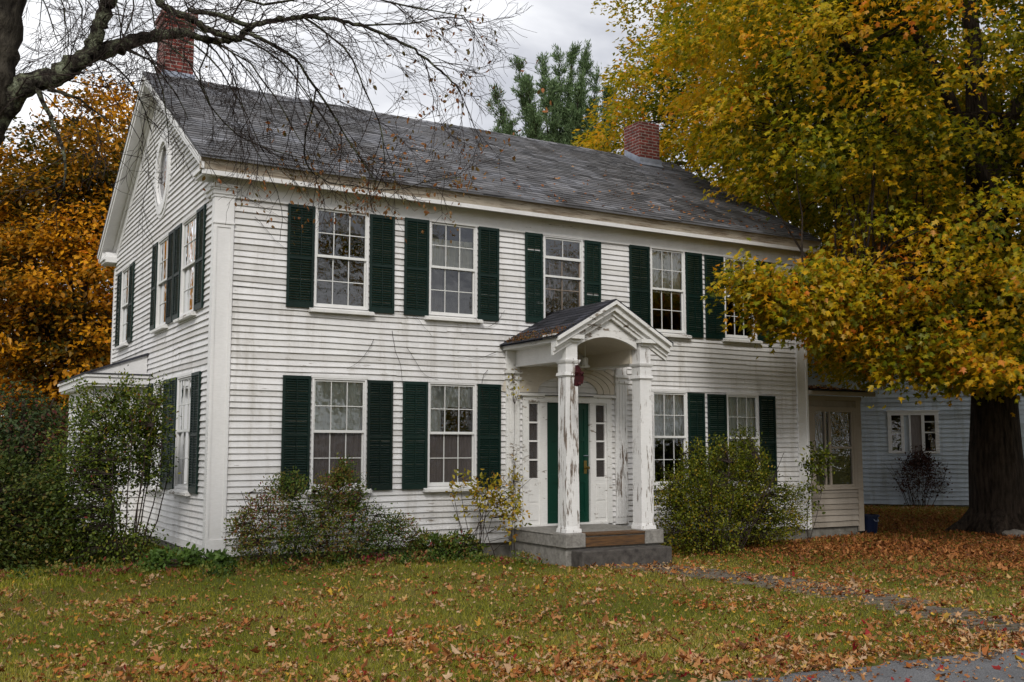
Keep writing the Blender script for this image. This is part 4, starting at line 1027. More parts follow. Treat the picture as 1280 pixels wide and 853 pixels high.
def toneA(P, cr, n, rr):
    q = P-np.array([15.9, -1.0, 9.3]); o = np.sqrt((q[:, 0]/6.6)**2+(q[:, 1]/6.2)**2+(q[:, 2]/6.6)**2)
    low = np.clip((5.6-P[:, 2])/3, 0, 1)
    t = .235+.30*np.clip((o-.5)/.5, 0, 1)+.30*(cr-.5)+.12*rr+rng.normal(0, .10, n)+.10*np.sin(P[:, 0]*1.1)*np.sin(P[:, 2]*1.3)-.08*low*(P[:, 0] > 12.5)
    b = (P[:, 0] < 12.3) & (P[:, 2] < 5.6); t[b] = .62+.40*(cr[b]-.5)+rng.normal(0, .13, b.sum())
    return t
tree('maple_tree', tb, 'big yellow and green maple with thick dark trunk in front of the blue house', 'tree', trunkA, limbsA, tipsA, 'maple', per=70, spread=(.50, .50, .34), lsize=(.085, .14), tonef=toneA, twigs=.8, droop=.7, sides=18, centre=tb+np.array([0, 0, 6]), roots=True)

# --- second maple, behind the house
tb2 = np.array([20.6, 9.5, -.2]); cB = (20.4, 9.5, 11.0); rB = (7.0, 6.8, 7.4)
limbsB = [(bez(tb2+np.array([0, 0, h]), tb2+np.array(t), n=5, wob=.05, up=.1), .16, .03) for h, t in ((3, (-5, -1, 9)), (4, (-4, -4, 11)), (4, (4, -3, 10)), (5, (-3, 2, 13)), (6, (2, -2, 15)), (3, (-3, -4, 6)))]
def fB(p):
    e = 13.9+.70*(p[1]-9.5)+.5*math.sin(p[2]*1.1)-(.8 if 9 < p[2] < 12.5 else 0)
    return p[2] > 4 and p[0] > e
tipsB = shell(2500, cB, rB, .55, fB)
def toneB(P, cr, n, rr):
    q = (P-np.array(cB))/np.array(rB); o = np.linalg.norm(q, axis=1)
    return .22+.32*np.clip((o-.5)/.5, 0, 1)+.36*(cr-.5)+.1*rr+rng.normal(0, .10, n)-.10*np.clip((8-P[:, 2])/4, 0, 1)
tree('maple_tree', tb2, 'yellow green maple rising behind the right end of the grey roof', 'tree', ([tb2, tb2+(0, 0, 5), tb2+(.2, 0, 13)], .5, .1), limbsB, tipsB, 'maple', per=56, spread=(.50, .50, .30), lsize=(.11, .17), tmpl=LEAF_O, tonef=toneB, twigs=.35)

# --- orange maples left, behind the house
def orange(base, c, r, label, ntips, leafm='mapleorange', shift=0, per=60, ls=(.12, .20)):
    base = np.array(base)
    limbs = [(bez(base+np.array([0, 0, (.25+.12*k)*c[2]*.8]), np.array(c)+np.array([math.cos(k*2.1)*r[0]*.6, math.sin(k*2.1)*r[1]*.6, (k-3)*.22*r[2]]), n=5, wob=.06), .03*r[0], .02) for k in range(7)]
    tips = shell(ntips, c, r, .55, lambda p: p[2] > .6)
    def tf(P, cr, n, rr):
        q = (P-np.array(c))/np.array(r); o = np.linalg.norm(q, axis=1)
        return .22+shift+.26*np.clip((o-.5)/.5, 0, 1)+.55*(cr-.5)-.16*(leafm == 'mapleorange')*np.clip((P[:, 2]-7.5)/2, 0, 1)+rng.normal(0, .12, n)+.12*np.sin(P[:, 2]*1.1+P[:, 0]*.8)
    return tree('orange_maple' if leafm == 'mapleorange' else 'bushy_tree', base, label, 'tree', ([base, base+(0, 0, c[2]*.45), np.array(c)+(0, 0, r[2]*.6)], .07*r[0], .04), limbs, tips, leafm, per=per, spread=(.65, .65, .3), lsize=ls, tmpl=LEAF_O, tonef=tf, twigs=.4 if ntips > 200 else 0)
g_ = lambda x, y: float(gz(x, y))
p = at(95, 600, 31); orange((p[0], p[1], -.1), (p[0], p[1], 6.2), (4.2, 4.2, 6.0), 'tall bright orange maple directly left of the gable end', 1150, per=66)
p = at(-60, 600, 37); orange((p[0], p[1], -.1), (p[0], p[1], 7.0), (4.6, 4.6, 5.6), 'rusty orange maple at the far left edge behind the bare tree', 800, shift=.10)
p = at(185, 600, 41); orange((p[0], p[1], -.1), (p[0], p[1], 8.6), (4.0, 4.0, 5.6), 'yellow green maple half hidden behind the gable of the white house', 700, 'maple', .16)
p = at(40, 600, 27); orange((p[0], p[1], -.1), (p[0], p[1], 1.3), (3.4, 2.0, 1.25), 'low dark green tree under the orange maple', 260, 'darkgreen', .1, 80, (.12, .18))
p = at(25, 600, 22); orange((p[0], p[1], -.05), (p[0], p[1], 1.95), (1.0, 1.0, 1.15), 'small dull red and green tree behind the left hedge', 90, 'redtree', .06, 60, (.07, .11))

# --- white pine behind the roof
def pine(label):
    q = at(700, 500, 46); b = np.array([q[0], q[1], -.2]); root = thing('pine_tree', tuple(b), label, 'tree'); mb = MB(); br = MB(); P = []; D = []
    top = at(716, 66, 46); mid = b+np.array([0, 0, 8.5])
    mb.tube([b, mid, mid+(0, 0, 3.5), top], [.38, .28, .18, .03], 8)
    tg = [(620, 122, 46), (648, 84, 45), (678, 80, 46.5), (634, 148, 45), (700, 72, 47), (716, 64, 46), (733, 68, 45.5), (748, 92, 46.5), (764, 112, 45), (660, 108, 44.5), (690, 110, 45), (725, 100, 44.5), (770, 140, 46), (622, 165, 46), (742, 128, 45), (667, 140, 44)]
    for (px, py, dd_) in tg:
        e = at(px, py, dd_); f = (e[2]-9)/10; p0 = mid+(0, 0, max(0, (e[2]-13)*.55)); side_ = e-p0
        m1 = p0+side_*np.array([.55, .55, .28]); pts = [(1-t)**2*p0+2*(1-t)*t*m1+t*t*e for t in np.linspace(0, 1, 8)]
        br.tube(pts, np.linspace(.09, .012, 8), 5, cap=False); L = np.linalg.norm(side_)
        for k in range(int(L*13)):       # upswept side shoots, each a brush of needles
            t = .22+.78*rng.random(); i_ = min(int(t*7), 6); q0 = pts[i_]+(pts[i_+1]-pts[i_])*(t*7-i_); ax = pts[min(i_+1, 7)]-pts[i_]; ax /= np.linalg.norm(ax)
            d = ax*.7+rnd(1, .55)[0]+np.array([0, 0, .45]); d /= np.linalg.norm(d); LL = rng.uniform(.35, .95)*(1.25-.7*t)
            br.tube([q0, q0+d*LL*.5, q0+d*LL+np.array([0, 0, .1*LL])], [.02, .012, .005], 3, cap=False)
            m = int(120*LL)+16; u = rng.random(m)**.7; P.append(q0+d*LL*u[:, None]*1.05+rng.normal(0, .075, (m, 3))); d2 = d+rng.normal(0, .5, (m, 3)); d2[:, 2] += .3; D.append(d2)
    for k in range(130):               # lower body behind the ridge
        a = rng.random()*6.28; z = rng.uniform(6, 12.5); L = rng.uniform(1.5, 3.6); d = np.array([math.cos(a), math.sin(a), .45]); q0 = b+np.array([0, 0, z]); m = 90
        br.tube([q0, q0+d*L], [.05, .01], 3, cap=False); u = rng.random(m)**.5; P.append(q0+d*L*u[:, None]+rng.normal(0, .28, (m, 3))); d2 = d+rng.normal(0, .5, (m, 3)); D.append(d2)
    smooth(obj('trunk', mb, M['bark'], root)); obj('branch', br, M['bark'], root)
    P = np.concatenate(P); D = np.concatenate(D); n = len(P)
    leaves('crown', P, D, rnd(n), rng.uniform(.12, .24, n), rng.normal(.5, .2, n), LEAF_D, M['pine'], root, aspect=.30, fold=.1)
pine('tall green pine rising behind the middle of the roof against the sky')

# --- bare trees: recursive branching
def grow(mb, p, d, L, r, lvl, tipsout, sag=.0, spread=.7, kids=(3, 5), sides=5, wob=.18, minr=.004, ratio=.62, up=0):
    n = 5 if lvl > 0 else 4; pts = [np.array(p)]; dd = np.array(d)/np.linalg.norm(d)
    for k in range(n):
        dd = dd+rng.normal(0, wob, 3); dd[2] += up-sag; dd /= np.linalg.norm(dd); pts.append(pts[-1]+dd*L/n)
    mb.tube(pts, np.linspace(r, max(minr*.8, r*.45), n+1), sides if lvl > 1 else 3, cap=False)
    if lvl == 0: tipsout.append(pts[-1]); return
    for k in range(rng.integers(kids[0], kids[1]+1)):
        t = rng.uniform(.25, 1)*n; i = min(int(t), n-1); q = pts[i]+(pts[i+1]-pts[i])*(t-i)
        ax = pts[i+1]-pts[i]; ax /= np.linalg.norm(ax); s = rng.normal(0, 1, 3); s -= ax*(s@ax); s /= np.linalg.norm(s)+1e-6
        a = rng.uniform(.4, 1.0)*spread
        grow(mb, q, ax*math.cos(a)+s*math.sin(a), L*ratio*rng.uniform(.7, 1.15), max(minr, r*.5), lvl-1, tipsout, sag, spread, kids, sides, wob, minr, ratio, up)

# far bare tree behind the roof (mauve twigs)
p = at(375, 560, 40); rt = thing('bare_tree', (p[0], p[1], -.2), 'leafless pale mauve twigged tree behind the left half of the roof', 'tree')
mb = MB(); tl = []; b0 = np.array([p[0], p[1], -.2]); mb.tube([b0, b0+(0, 0, 4), b0+(.2, 0, 7.5)], [.3, .22, .12], 8)
for k in range(15):
    a = rng.random()*6.28; grow(mb, b0+np.array([0, 0, rng.uniform(4, 7.5)]), (math.cos(a)*.75, math.sin(a)*.75, 1.0), 4.6, .075, 3, tl, 0, .75, (4, 5), 5, .12, .011, .62, .03)
smooth(obj('trunk', mb, M['greytwig'], rt))

# the old bare tree leaning in from the left, its boughs over the roof
rt = thing('old_tree', tuple(at(-330, 1010, 8.9)*np.array([1, 1, 0])+np.array([0, 0, -.15])), 'old lichen covered bare tree leaning in at the upper left corner over the roof', 'tree')
mb = MB(); tl = []
def limb(pts, r0, r1, sides=8, twigs_=0, L=(.4, 1.3), r=.010, lvl=2, sag=.02, start=0, spread=.9, kids=(3, 5)):
    P = [at(*q) for q in pts]; twigs_ = int(twigs_*.85+.5)
    # smooth the control points
    Q = []
    for i in range(len(P)-1):
        a, b_, c, d = P[max(i-1, 0)], P[i], P[i+1], P[min(i+2, len(P)-1)]
        for t in ((0, .14, .28, .42, .57, .71, .85) if r0 > .03 else (0, .33, .66)): Q.append(.5*((2*b_)+(-a+c)*t+(2*a-5*b_+4*c-d)*t*t+(-a+3*b_-3*c+d)*t**3))
    Q.append(P[-1]); n = len(Q); Q = [q+rng.normal(0, .006, 3)*(0 < i < n-1) for i, q in enumerate(Q)]
    rad = [(r0+(r1-r0)*k/(n-1))*(1+.10*math.sin(k*2.3)+rng.normal(0, .04)) for k in range(n)]
    v0 = len(mb.v); mb.tube(Q, rad, sides, cap=True)
    for i in range(n):
        for j in range(sides):
            vi = v0+i*sides+j; c = Q[i]; v = np.array(mb.v[vi]); mb.v[vi] = tuple(c+(v-c)*(1+rng.normal(0, min(.12, .008/max(rad[i], .01)) if r0 > .03 else .05)))
    for k in range(twigs_):
        t = (start+(1-start)*rng.random())*(n-1); i = min(int(t), n-2); q = Q[i]+(Q[i+1]-Q[i])*(t-i)
        ax = Q[i+1]-Q[i]; ax /= np.linalg.norm(ax); s = rng.normal(0, 1, 3)-cF*.2; s[2] -= .25; s -= ax*(s@ax)*.6; s /= np.linalg.norm(s)
        grow(tw, q, ax*.9+s, rng.uniform(*L), r*.85, lvl, tl, sag, spread, kids, 4, .15, .0022, .62)
    return Q
tw = MB()
limb([(-330, 1010, 8.9), (-250, 800, 8.9), (-160, 560, 8.9), (-90, 330, 8.9), (-42, 200, 8.9), (-14, 110, 8.9), (2, 30, 9), (22, -90, 9)], .30, .15, 14)
smooth(obj('trunk', mb, M['darkbark'], rt)); mb = MB()
limb([(-30, 200, 8.9), (18, 118, 8.95), (75, 92, 9.1), (110, 70, 9.2), (150, 58, 9.4), (190, 46, 9.6), (232, 40, 9.8)], .115, .042, 10, 14, (.5, 1.1), .009)
limb([(232, 40, 9.8), (262, 51, 10), (295, 49, 10.1), (316, 34, 10.2), (350, 25, 10.4), (400, 22, 10.6), (450, 32, 10.7), (500, 52, 10.8), (540, 80, 10.9), (572, 108, 11)], .036, .008, 8, 42, (.4, 1.15), .0075, start=.05)
limb([(110, 72, 9.2), (122, 40, 9.2), (134, 5, 9.2), (150, -50, 9.2)], .07, .055, 9, 8, (.5, 1.1), .008)
limb([(180, -30, 9.6), (205, 8, 9.7), (240, 24, 9.8), (262, 38, 9.9), (296, 48, 10.0)], .036, .028, 8, 10, (.4, 1.0), .009)
limb([(235, 12, 9.8), (275, 20, 9.9), (310, 32, 10.1)], .022, .024, 6, 6, (.4, .9), .008)
limb([(312, 42, 10.1), (345, 58, 10.2), (368, 74, 10.3), (392, 105, 10.5), (420, 150, 10.7), (445, 190, 10.9), (470, 228, 11.0)], .020, .007, 6, 18, (.3, .9), .007)
limb([(44, 110, 9.0), (58, 135, 9.0), (72, 168, 9.0), (82, 205, 9.0), (80, 235, 9.0)], .026, .008, 6, 7, (.2, .5), .006, lvl=1)
limb([(60, 112, 9.0), (85, 118, 9.0), (108, 130, 9.1), (140, 158, 9.2)], .018, .006, 5, 6, (.3, .8), .006)
limb([(250, -20, 9.9), (330, 5, 10.2), (420, -8, 10.4), (520, 10, 10.6), (580, 20, 10.8)], .016, .006, 5, 24, (.4, 1.0), .007)
limb([(380, 22, 10.5), (430, 60, 10.7), (455, 110, 10.8), (478, 170, 11), (480, 205, 11.1)], .012, .005, 5, 14, (.3, .9), .006)
limb([(450, 32, 10.7), (510, 30, 10.9), (560, 22, 11), (600, 30, 11.1)], .011, .004, 5, 12, (.3, .8), .006)
# drooping sprays in front of the gable and roof
for (x0, y0, x1, y1, k) in ((150, 58, 235, 150, 5), (190, 46, 270, 150, 5), (215, 42, 330, 190, 7), (262, 50, 390, 205, 8), (300, 48, 430, 195, 8), (120, 70, 190, 165, 4), (170, 50, 210, 185, 3), (230, 40, 300, 120, 6), (250, 45, 345, 150, 6), (205, 20, 300, 90, 6)):
    d0 = 9.4+.004*x0
    limb([(x0, y0, d0), ((x0*2+x1)/3+8, y0+(y1-y0)*.2, d0+.1), ((x0+2*x1)/3+10, y0+(y1-y0)*.6, d0+.2), (x1, y1, d0+.3)], .012, .004, 5, k, (.3, .8), .006, sag=.06)
for k in range(9):      # fine upper twigs against the sky
    x0 = 40+k*22; limb([(x0, -30, 9.2), (x0+18, 10, 9.2), (x0+10+rng.uniform(-25, 40), 45+rng.uniform(0, 30), 9.3)], .010, .004, 4, 6, (.25, .6), .005)
# low bough with the last brown leaves lying along the eave
eaveQ = limb([(395, 110, 11.2), (380, 190, 12.0), (400, 222, 12.6), (440, 233, 13.0), (490, 238, 13.3), (530, 228, 13.5), (575, 222, 13.6)], .010, .006, 5, 26, (.25, .7), .006, sag=.02, start=.3, lvl=1)
limb([(262, 50, 10), (250, 110, 10.8), (300, 170, 11.4), (350, 190, 11.8), (410, 205, 12.2)], .009, .005, 5, 18, (.3, .7), .006, lvl=1, start=.3)
limb([(310, 168, 12.3), (340, 225, 12.8), (352, 262, 13.0), (350, 300, 13.1)], .006, .003, 4, 6, (.15, .4), .004, lvl=1)
smooth(obj('bough', mb, M['lichen'], rt)); smooth(obj('twig', tw, M['twig'], rt))
# brown leaves near the eave
tl = np.array(tl); cand = []
for q in tl:
    d = (q-CAM)@cF
    cand.append(d > 11.3 and q[2] < 6.9)
q = tl[np.array(cand)]; q = np.repeat(q, 3, 0); q = q[rng.random(len(q)) < .75]; q = q+rnd(len(q), .05)
D = rnd(len(q), .5); D[:, 2] -= .8
leaves('foliage', q, D, rnd(len(q)), rng.uniform(.04, .075, len(q)), rng.random(len(q)), LEAF_O, M['brownleaf'], rt)

# ================================================================== SHRUBS
def shrub(name, label, cat, lumps, stems, leafm, n, ls, tmpl=LEAF_O, stemm='twig', stemr=.010, tf=None, group=None, per=14, cl=.09, base=None, inner=.3):
    """lumps: (centre, radii, weight); real branching stems run from the ground to leafy shoots"""
    base = base or (lumps[0][0][0], lumps[0][0][1], float(gz(lumps[0][0][0], lumps[0][0][1])))
    root = thing(name, base, label, cat, group); W = np.array([l[2] for l in lumps], float); W /= W.sum()
    tips = []
    for l, w in zip(lumps, W):
        m = max(3, int(n*w/per)); tips.append(shell(m, l[0], l[1], inner, lambda p: p[2] > float(gz(p[0], p[1]))+.04 and not (p[1] > -.06 and p[0] > -.05 and p[0] < HX)))
    tips = np.concatenate(tips); mb = MB(); pool = []
    for (sx, sy, tgt, r) in stems:
        p0 = np.array([sx, sy, float(gz(sx, sy))-.03]); pts = bez(p0, tgt, n=7, wob=.05, up=.06); mb.tube(pts, np.linspace(r, r*.35, 7), 5, cap=False); pool += pts[1:]
    pool = np.array(pool)
    for t in tips:
        d = np.linalg.norm(pool-t, axis=1)+.5*np.maximum(0, pool[:, 2]-t[2]); q = pool[int(np.argmin(d))]
        mb.tube(bez(q, t, n=4, wob=.08, up=.05), [.0055, .0045, .0035, .002], 3, cap=False)
    obj('stem', mb, M[stemm], root)
    T = np.repeat(tips, per, 0); m = len(T); P = T+rng.normal(0, cl, (m, 3))*np.array([1, 1, .8])
    cc = np.array(lumps[0][0]); out = P-cc; out /= np.linalg.norm(out, axis=1, keepdims=True)+1e-6
    D = out*.6+rnd(m, .6); D[:, 2] += .05; Nn = rnd(m, .5)+out*.5; Nn[:, 2] += .7
    cr = np.repeat(rng.random(len(tips)), per)
    tone = tf(P, cr, m) if tf else .40+.4*(cr-.5)+rng.normal(0, .15, m)
    k = P[:, 2] > gz(P[:, 0], P[:, 1])
    leaves('foliage', P[k], D[k], Nn[k], rng.uniform(ls[0], ls[1], k.sum()), tone[k], tmpl, M[leafm], root)
    return root
def st(cx, cy, n, rad, H, r=.012, sp=1.0):
    o = []
    for k in range(n):
        a = rng.random()*6.28; q = rng.random()**.5
        o.append((cx+math.cos(a)*rad*.35*q, cy+math.sin(a)*rad*.35*q, (cx+math.cos(a)*rad*q*sp, cy+math.sin(a)*rad*q*sp, H*rng.uniform(.6, 1)), r))
    return o
# hedge mass far left
shrub('hedge_bush', 'dense dark green bush filling the left edge of the lawn', 'bush', [((-3.3, 1.2, .62), (1.0, .9, .85), 3), ((-2.2, 1.0, .62), (.75, .7, .82), 2), ((-4.6, 1.6, .7), (1.2, .9, .95), 2), ((-2.7, 1.0, 1.3), (.3, .3, .3), .3), ((-3.6, 1.0, 1.4), (.35, .3, .25), .3)], st(-3.2, 1.2, 22, 1.2, 1.6), 'darkgreen', 30000, (.04, .07), per=22, cl=.11, tf=lambda P, cr, m: .62+.40*(cr-.5)+rng.normal(0, .15, m))
# tall leggy bush by the wing
shrub('tall_bush', 'tall leggy green bush standing before the side wing and gable wall windows', 'bush', [((-1.15, .9, 1.75), (.62, .55, .72), 3), ((-1.5, .9, .95), (.6, .55, .95), 2.6), ((-.75, .8, 2.1), (.36, .35, .38), .8), ((-.62, .75, 1.5), (.22, .25, .5), .5), ((-1.55, .9, 2.32), (.16, .15, .26), .16), ((-1.0, .85, 2.50), (.12, .12, .20), .12), ((-.55, .8, 2.42), (.10, .1, .2), .08), ((-1.2, .8, .3), (.8, .5, .35), 1)],
      st(-.95, .8, 14, .75, 2.3, .013), 'bush', 19000, (.035, .062), per=13, cl=.08, base=(-1.0, .8, 0), tf=lambda P, cr, m: .50+.40*(cr-.5)+rng.normal(0, .14, m)+.10*np.clip(P[:, 2]-1.4, 0, 1))
# front left bush
shrub('flowering_bush', 'loose green and reddening bush below the two left ground floor windows', 'bush', [((.75, -.75, .55), (.55, .40, .62), 2.2), ((1.65, -.8, .45), (.65, .42, .58), 2.6), ((1.72, -.75, .98), (.30, .28, .38), 1.3), ((1.75, -.72, 1.30), (.10, .10, .22), .3), ((2.45, -.75, .32), (.5, .36, .42), 1.3), ((.95, -.7, 1.10), (.32, .22, .20), .45), ((.35, -.6, .45), (.2, .2, .3), .4), ((1.45, -.6, 1.0), (.14, .14, .22), .25)],
      st(.8, -.7, 12, .7, 1.1, .008)+st(1.7, -.7, 14, .75, 1.2, .008)+st(2.4, -.7, 7, .5, .6, .006), 'bushred', 17500, (.026, .048), per=11, cl=.06, base=(1.5, -.7, -.05),
      tf=lambda P, cr, m: .50+.46*(cr-.5)+rng.normal(0, .14, m)+.4*np.exp(-((P[:, 0]-.62)**2+(P[:, 2]-.75)**2)/.06)*(rng.random(m) < .7)+.10*np.sin(P[:, 0]*5))
# low perennials
shrub('low_plant', 'low purplish green plants between the reddening bush and the yellow sapling', 'plant', [((3.15, -.62, .12), (.45, .28, .22), 2), ((3.75, -.55, .15), (.35, .22, .22), 1)], st(3.3, -.6, 14, .5, .35, .004), 'bushred', 2600, (.04, .075), per=9, cl=.05, tf=lambda P, cr, m: .45+.6*(cr-.5)+rng.normal(0, .12, m))
# yellow sapling
stm = [(4.0+rng.normal(0, .22), -.55+rng.normal(0, .08), (4.05+rng.normal(0, .38), -.55+rng.normal(0, .15), rng.uniform(.75, 1.35)), .007) for _ in range(13)]
shrub('yellow_sapling', 'thin stemmed sapling with sparse yellow leaves left of the porch', 'shrub', [((4.15, -.6, 1.02), (.38, .2, .22), 2), ((4.35, -.6, .72), (.42, .2, .2), 2), ((3.75, -.55, .95), (.28, .2, .35), .8), ((4.55, -.7, .55), (.3, .2, .35), .7)], stm, 'yellowleaf', 720, (.05, .085), per=7, cl=.06, base=(4.1, -.55, -.08), tf=lambda P, cr, m: .42+.6*(cr-.5)+rng.normal(0, .15, m))
# vine with broad leaves on the wall corner of the porch
shrub('climbing_vine', 'thin vine with a few broad leaves climbing the left wall pilaster of the porch', 'vine', [((4.92, -.16, .95), (.12, .06, .75), 1), ((4.9, -.14, 2.6), (.10, .05, .35), .4)], [(4.8, -.25, (4.95, -.13, 1.6), .006), (4.86, -.2, (4.88, -.11, 2.8), .005)], 'yellowleaf', 110, (.05, .08), per=3, cl=.04, base=(4.82, -.22, -.1))
# green herbs at the corner of the foundation
hb = [((-.45, -.1, .08), (.42, .22, .14), 2), ((.05, -.35, .06), (.25, .15, .10), 1)]
shrub('corner_weeds', 'fresh light green weeds along the foundation at the house corner', 'plant', hb, st(-.3, -.15, 12, .45, .22, .003), 'herb', 1300, (.05, .10), per=8, cl=.06)
# clump under right bush is its own thing: big lilac right of the porch
shrub('lilac_bush', 'big dense olive green bush right of the porch under the right windows', 'bush', [((7.95, -1.25, .50), (1.02, .72, .78), 3.6), ((8.75, -1.2, 1.0), (.58, .5, .66), 2.2), ((9.95, -1.0, .5), (.6, .4, .5), 1.0), ((8.45, -1.1, 1.62), (.16, .15, .26), .22), ((9.1, -1.0, 1.78), (.14, .14, .22), .18), ((7.55, -1.3, .85), (.5, .5, .55), 1.4), ((9.3, -1.15, .55), (.62, .55, .75), 1.8), ((9.35, -.95, 1.30), (.28, .25, .42), .55), ((8.95, -1.0, 1.45), (.25, .25, .35), .4), ((7.9, -1.2, 1.42), (.35, .3, .28), .5)],
      st(8.2, -1.2, 30, 1.2, 1.6, .012), 'oliveleaf', 30000, (.030, .054), per=20, cl=.070, base=(8.2, -1.2, -.12), tf=lambda P, cr, m: .50+.50*(cr-.5)+rng.normal(0, .16, m)+.10*np.clip(1-P[:, 2], 0, 1))
shrub('leafy_shoot', 'single airy shoot of yellow green leaves before the sunroom window', 'plant', [((11.15, -.75, 1.42), (.42, .2, .30), 1), ((11.0, -.75, .9), (.25, .15, .5), .4)], [(10.8, -.8, (11.1, -.75, 1.5), .009), (10.85, -.75, (11.4, -.75, 1.3), .007)], 'oliveleaf', 520, (.05, .085), per=7, cl=.06, base=(10.8, -.8, -.12))

# ragged weeds where the mower does not reach
nw = 5200; c_ = rng.choice(150, nw); cx_ = rng.uniform(-4.5, 4.7, 150)[c_]+rng.normal(0, .07, nw); cy_ = (-1.15-.15*np.sin(np.arange(150)*1.7)+rng.normal(0, .10, 150))[c_]+rng.normal(0, .05, nw)
cy_ = np.where(cx_ < -.3, cy_+1.0, cy_)
hw_ = rng.random(nw)*(.05+.13*rng.random(150)[c_]); pw = np.stack([cx_, cy_, gz(cx_, cy_)+hw_], 1); dw = rnd(nw, .7); dw[:, 2] += .7
tag(leaves('ground_cover', pw, dw, rnd(nw, .5)+np.array([0, -.3, 1]), rng.uniform(.025, .06, nw), np.clip(rng.random(150)[c_]+rng.normal(0, .1, nw), 0, 1), LEAF_O, M['bushred']), kind='stuff')

# bare vine stems crossing the clapboards
mb = MB(); 
def vine(pts, r=.0045):
    P = [np.array((x, -.045-rng.random()*.012, z)) for x, z in pts]; mb.tube(P, np.linspace(r, r*.45, len(P)), 4, cap=False)
for (x, z, s, n) in ((2.62, 3.72, 1, 9), (2.75, 3.45, 1, 8), (2.45, 3.3, -1, 6), (3.0, 3.2, 1, 7), (4.45, 2.9, -1, 9), (4.6, 3.2, -1, 8), (4.55, 2.6, 1, 6), (4.35, 3.6, 1, 5), (.35, 5.3, 1, 6), (.55, 5.0, 1, 6)):
    q = [(x, z)]; a = rng.uniform(-1.3, .9)
    for k in range(n): a += rng.normal(0, .20); q.append((q[-1][0]+s*.11*math.cos(a), q[-1][1]+.11*math.sin(a)))
    vine(q)
tag(obj('bare_vine', mb, M['twig']), 'bare brown vine stems crossing the white clapboards between the left windows', 'vine')

# red ornament hanging in the porch
h = at(723, 471, 15.25); mb = MB(); mb.tube([h+(0, 0, .30), h+(0, 0, .14)], .003, 4)
n = 18; prof = []
for k in range(n):
    a = 2*math.pi*k/n; r = .125*(1+.28*math.cos(3*a+.6)+.12*math.sin(7*a)); prof.append((h[0]+r*.55*math.cos(a), h[2]+r*1.15*math.sin(a)))
mb.prism(prof, 1, h[1]-.02, h[1]+.02)
for k in range(3):
    a = 2*math.pi*k/3+.5; c = h+np.array([.05*math.cos(a), -.02, .10*math.sin(a)]); mb.tube([c, c+np.array([.02*math.cos(a), -.03, .03*math.sin(a)])], [.035, .008], 6)
tag(obj('hanging_ornament', mb, M['redpaint']), 'dark red ornament hanging inside the porch beside the left column', 'ornament')

# blue tub by the sunroom corner
tp = on_ = at(1087, 661, 24.0); bx, by = 13.62, .25; z0 = float(gz(bx, by))
root = thing('plastic_tub', (bx, by, z0), 'blue plastic tub standing at the right corner of the sunroom', 'tub')
mb = MB(); n = 16
def rr_(w, d, z): 
    return [(bx+w*math.copysign(abs(math.cos(2*math.pi*k/n))**.6, math.cos(2*math.pi*k/n)), by+d*math.copysign(abs(math.sin(2*math.pi*k/n))**.6, math.sin(2*math.pi*k/n)), z) for k in range(n)]
rings = [rr_(.15, .13, z0), rr_(.19, .16, z0+.36), rr_(.21, .18, z0+.36), rr_(.21, .18, z0+.40), rr_(.18, .15, z0+.40), rr_(.14, .12, z0+.03)]
for r in rings:
    for v in r: mb.v.append(v); mb.t.append(.5)
for a in range(5):
    for k in range(n): k2 = (k+1) % n; mb.f.append((a*n+k, a*n+k2, (a+1)*n+k2, (a+1)*n+k))
mb.f.append(tuple(range(5*n, 6*n))); mb.f.append(tuple(range(n-1, -1, -1)))
obj('tub_body', mb, M['bluetub'], root)
mb = MB(); mb.tube([(bx-.06, by-.19, z0+.32), (bx-.05, by-.22, z0+.28), (bx+.05, by-.22, z0+.28), (bx+.06, by-.19, z0+.32)], .008, 5); obj('handle', mb, M['lead'], root)

# field stones by the trunk
def stone(px, py, w, h, label, rot=0):
    P = at(px, py, 1); d = (-.14-CAM[2])/(P-CAM)[2]; q = CAM+(P-CAM)*d
    mb = MB(); nu, nv = 12, 8; s = rng.random()*9
    for j in range(nv+1):
        for i in range(nu):
            a = 2*math.pi*i/nu; b = math.pi*j/nv; r = 1+.16*math.sin(3*a+s+b*2)+.10*math.sin(5*b+s)+.06*math.cos(7*a+s)
            x_, y_, z_ = w*r*math.sin(b)*math.cos(a), w*.7*r*math.sin(b)*math.sin(a), h*r*math.cos(b)
            mb.v.append((x_*math.cos(rot)-y_*math.sin(rot), x_*math.sin(rot)+y_*math.cos(rot), z_)); mb.t.append(.5)
    for j in range(nv):
        for i in range(nu): i2 = (i+1) % nu; mb.f.append((j*nu+i, j*nu+i2, (j+1)*nu+i2, (j+1)*nu+i))
    o = obj('stone', mb, M['rock']); o.location = (q[0], q[1], -.13+h*.55); smooth(o); tag(o, label, 'stone', 'field stones at the foot of the maple')
stone(1228, 664, .21, .10, 'pale long field stone tilted against the foot of the maple trunk', .2)
stone(1244, 668, .13, .11, 'small rounded stone in the middle of the row at the trunk foot', 1.1)
stone(1213, 663, .12, .09, 'darker stone at the left end of the row at the trunk foot', .5)
stone(1268, 672, .24, .09, 'flat brownish field stone on the leaves right of the others', -.3)

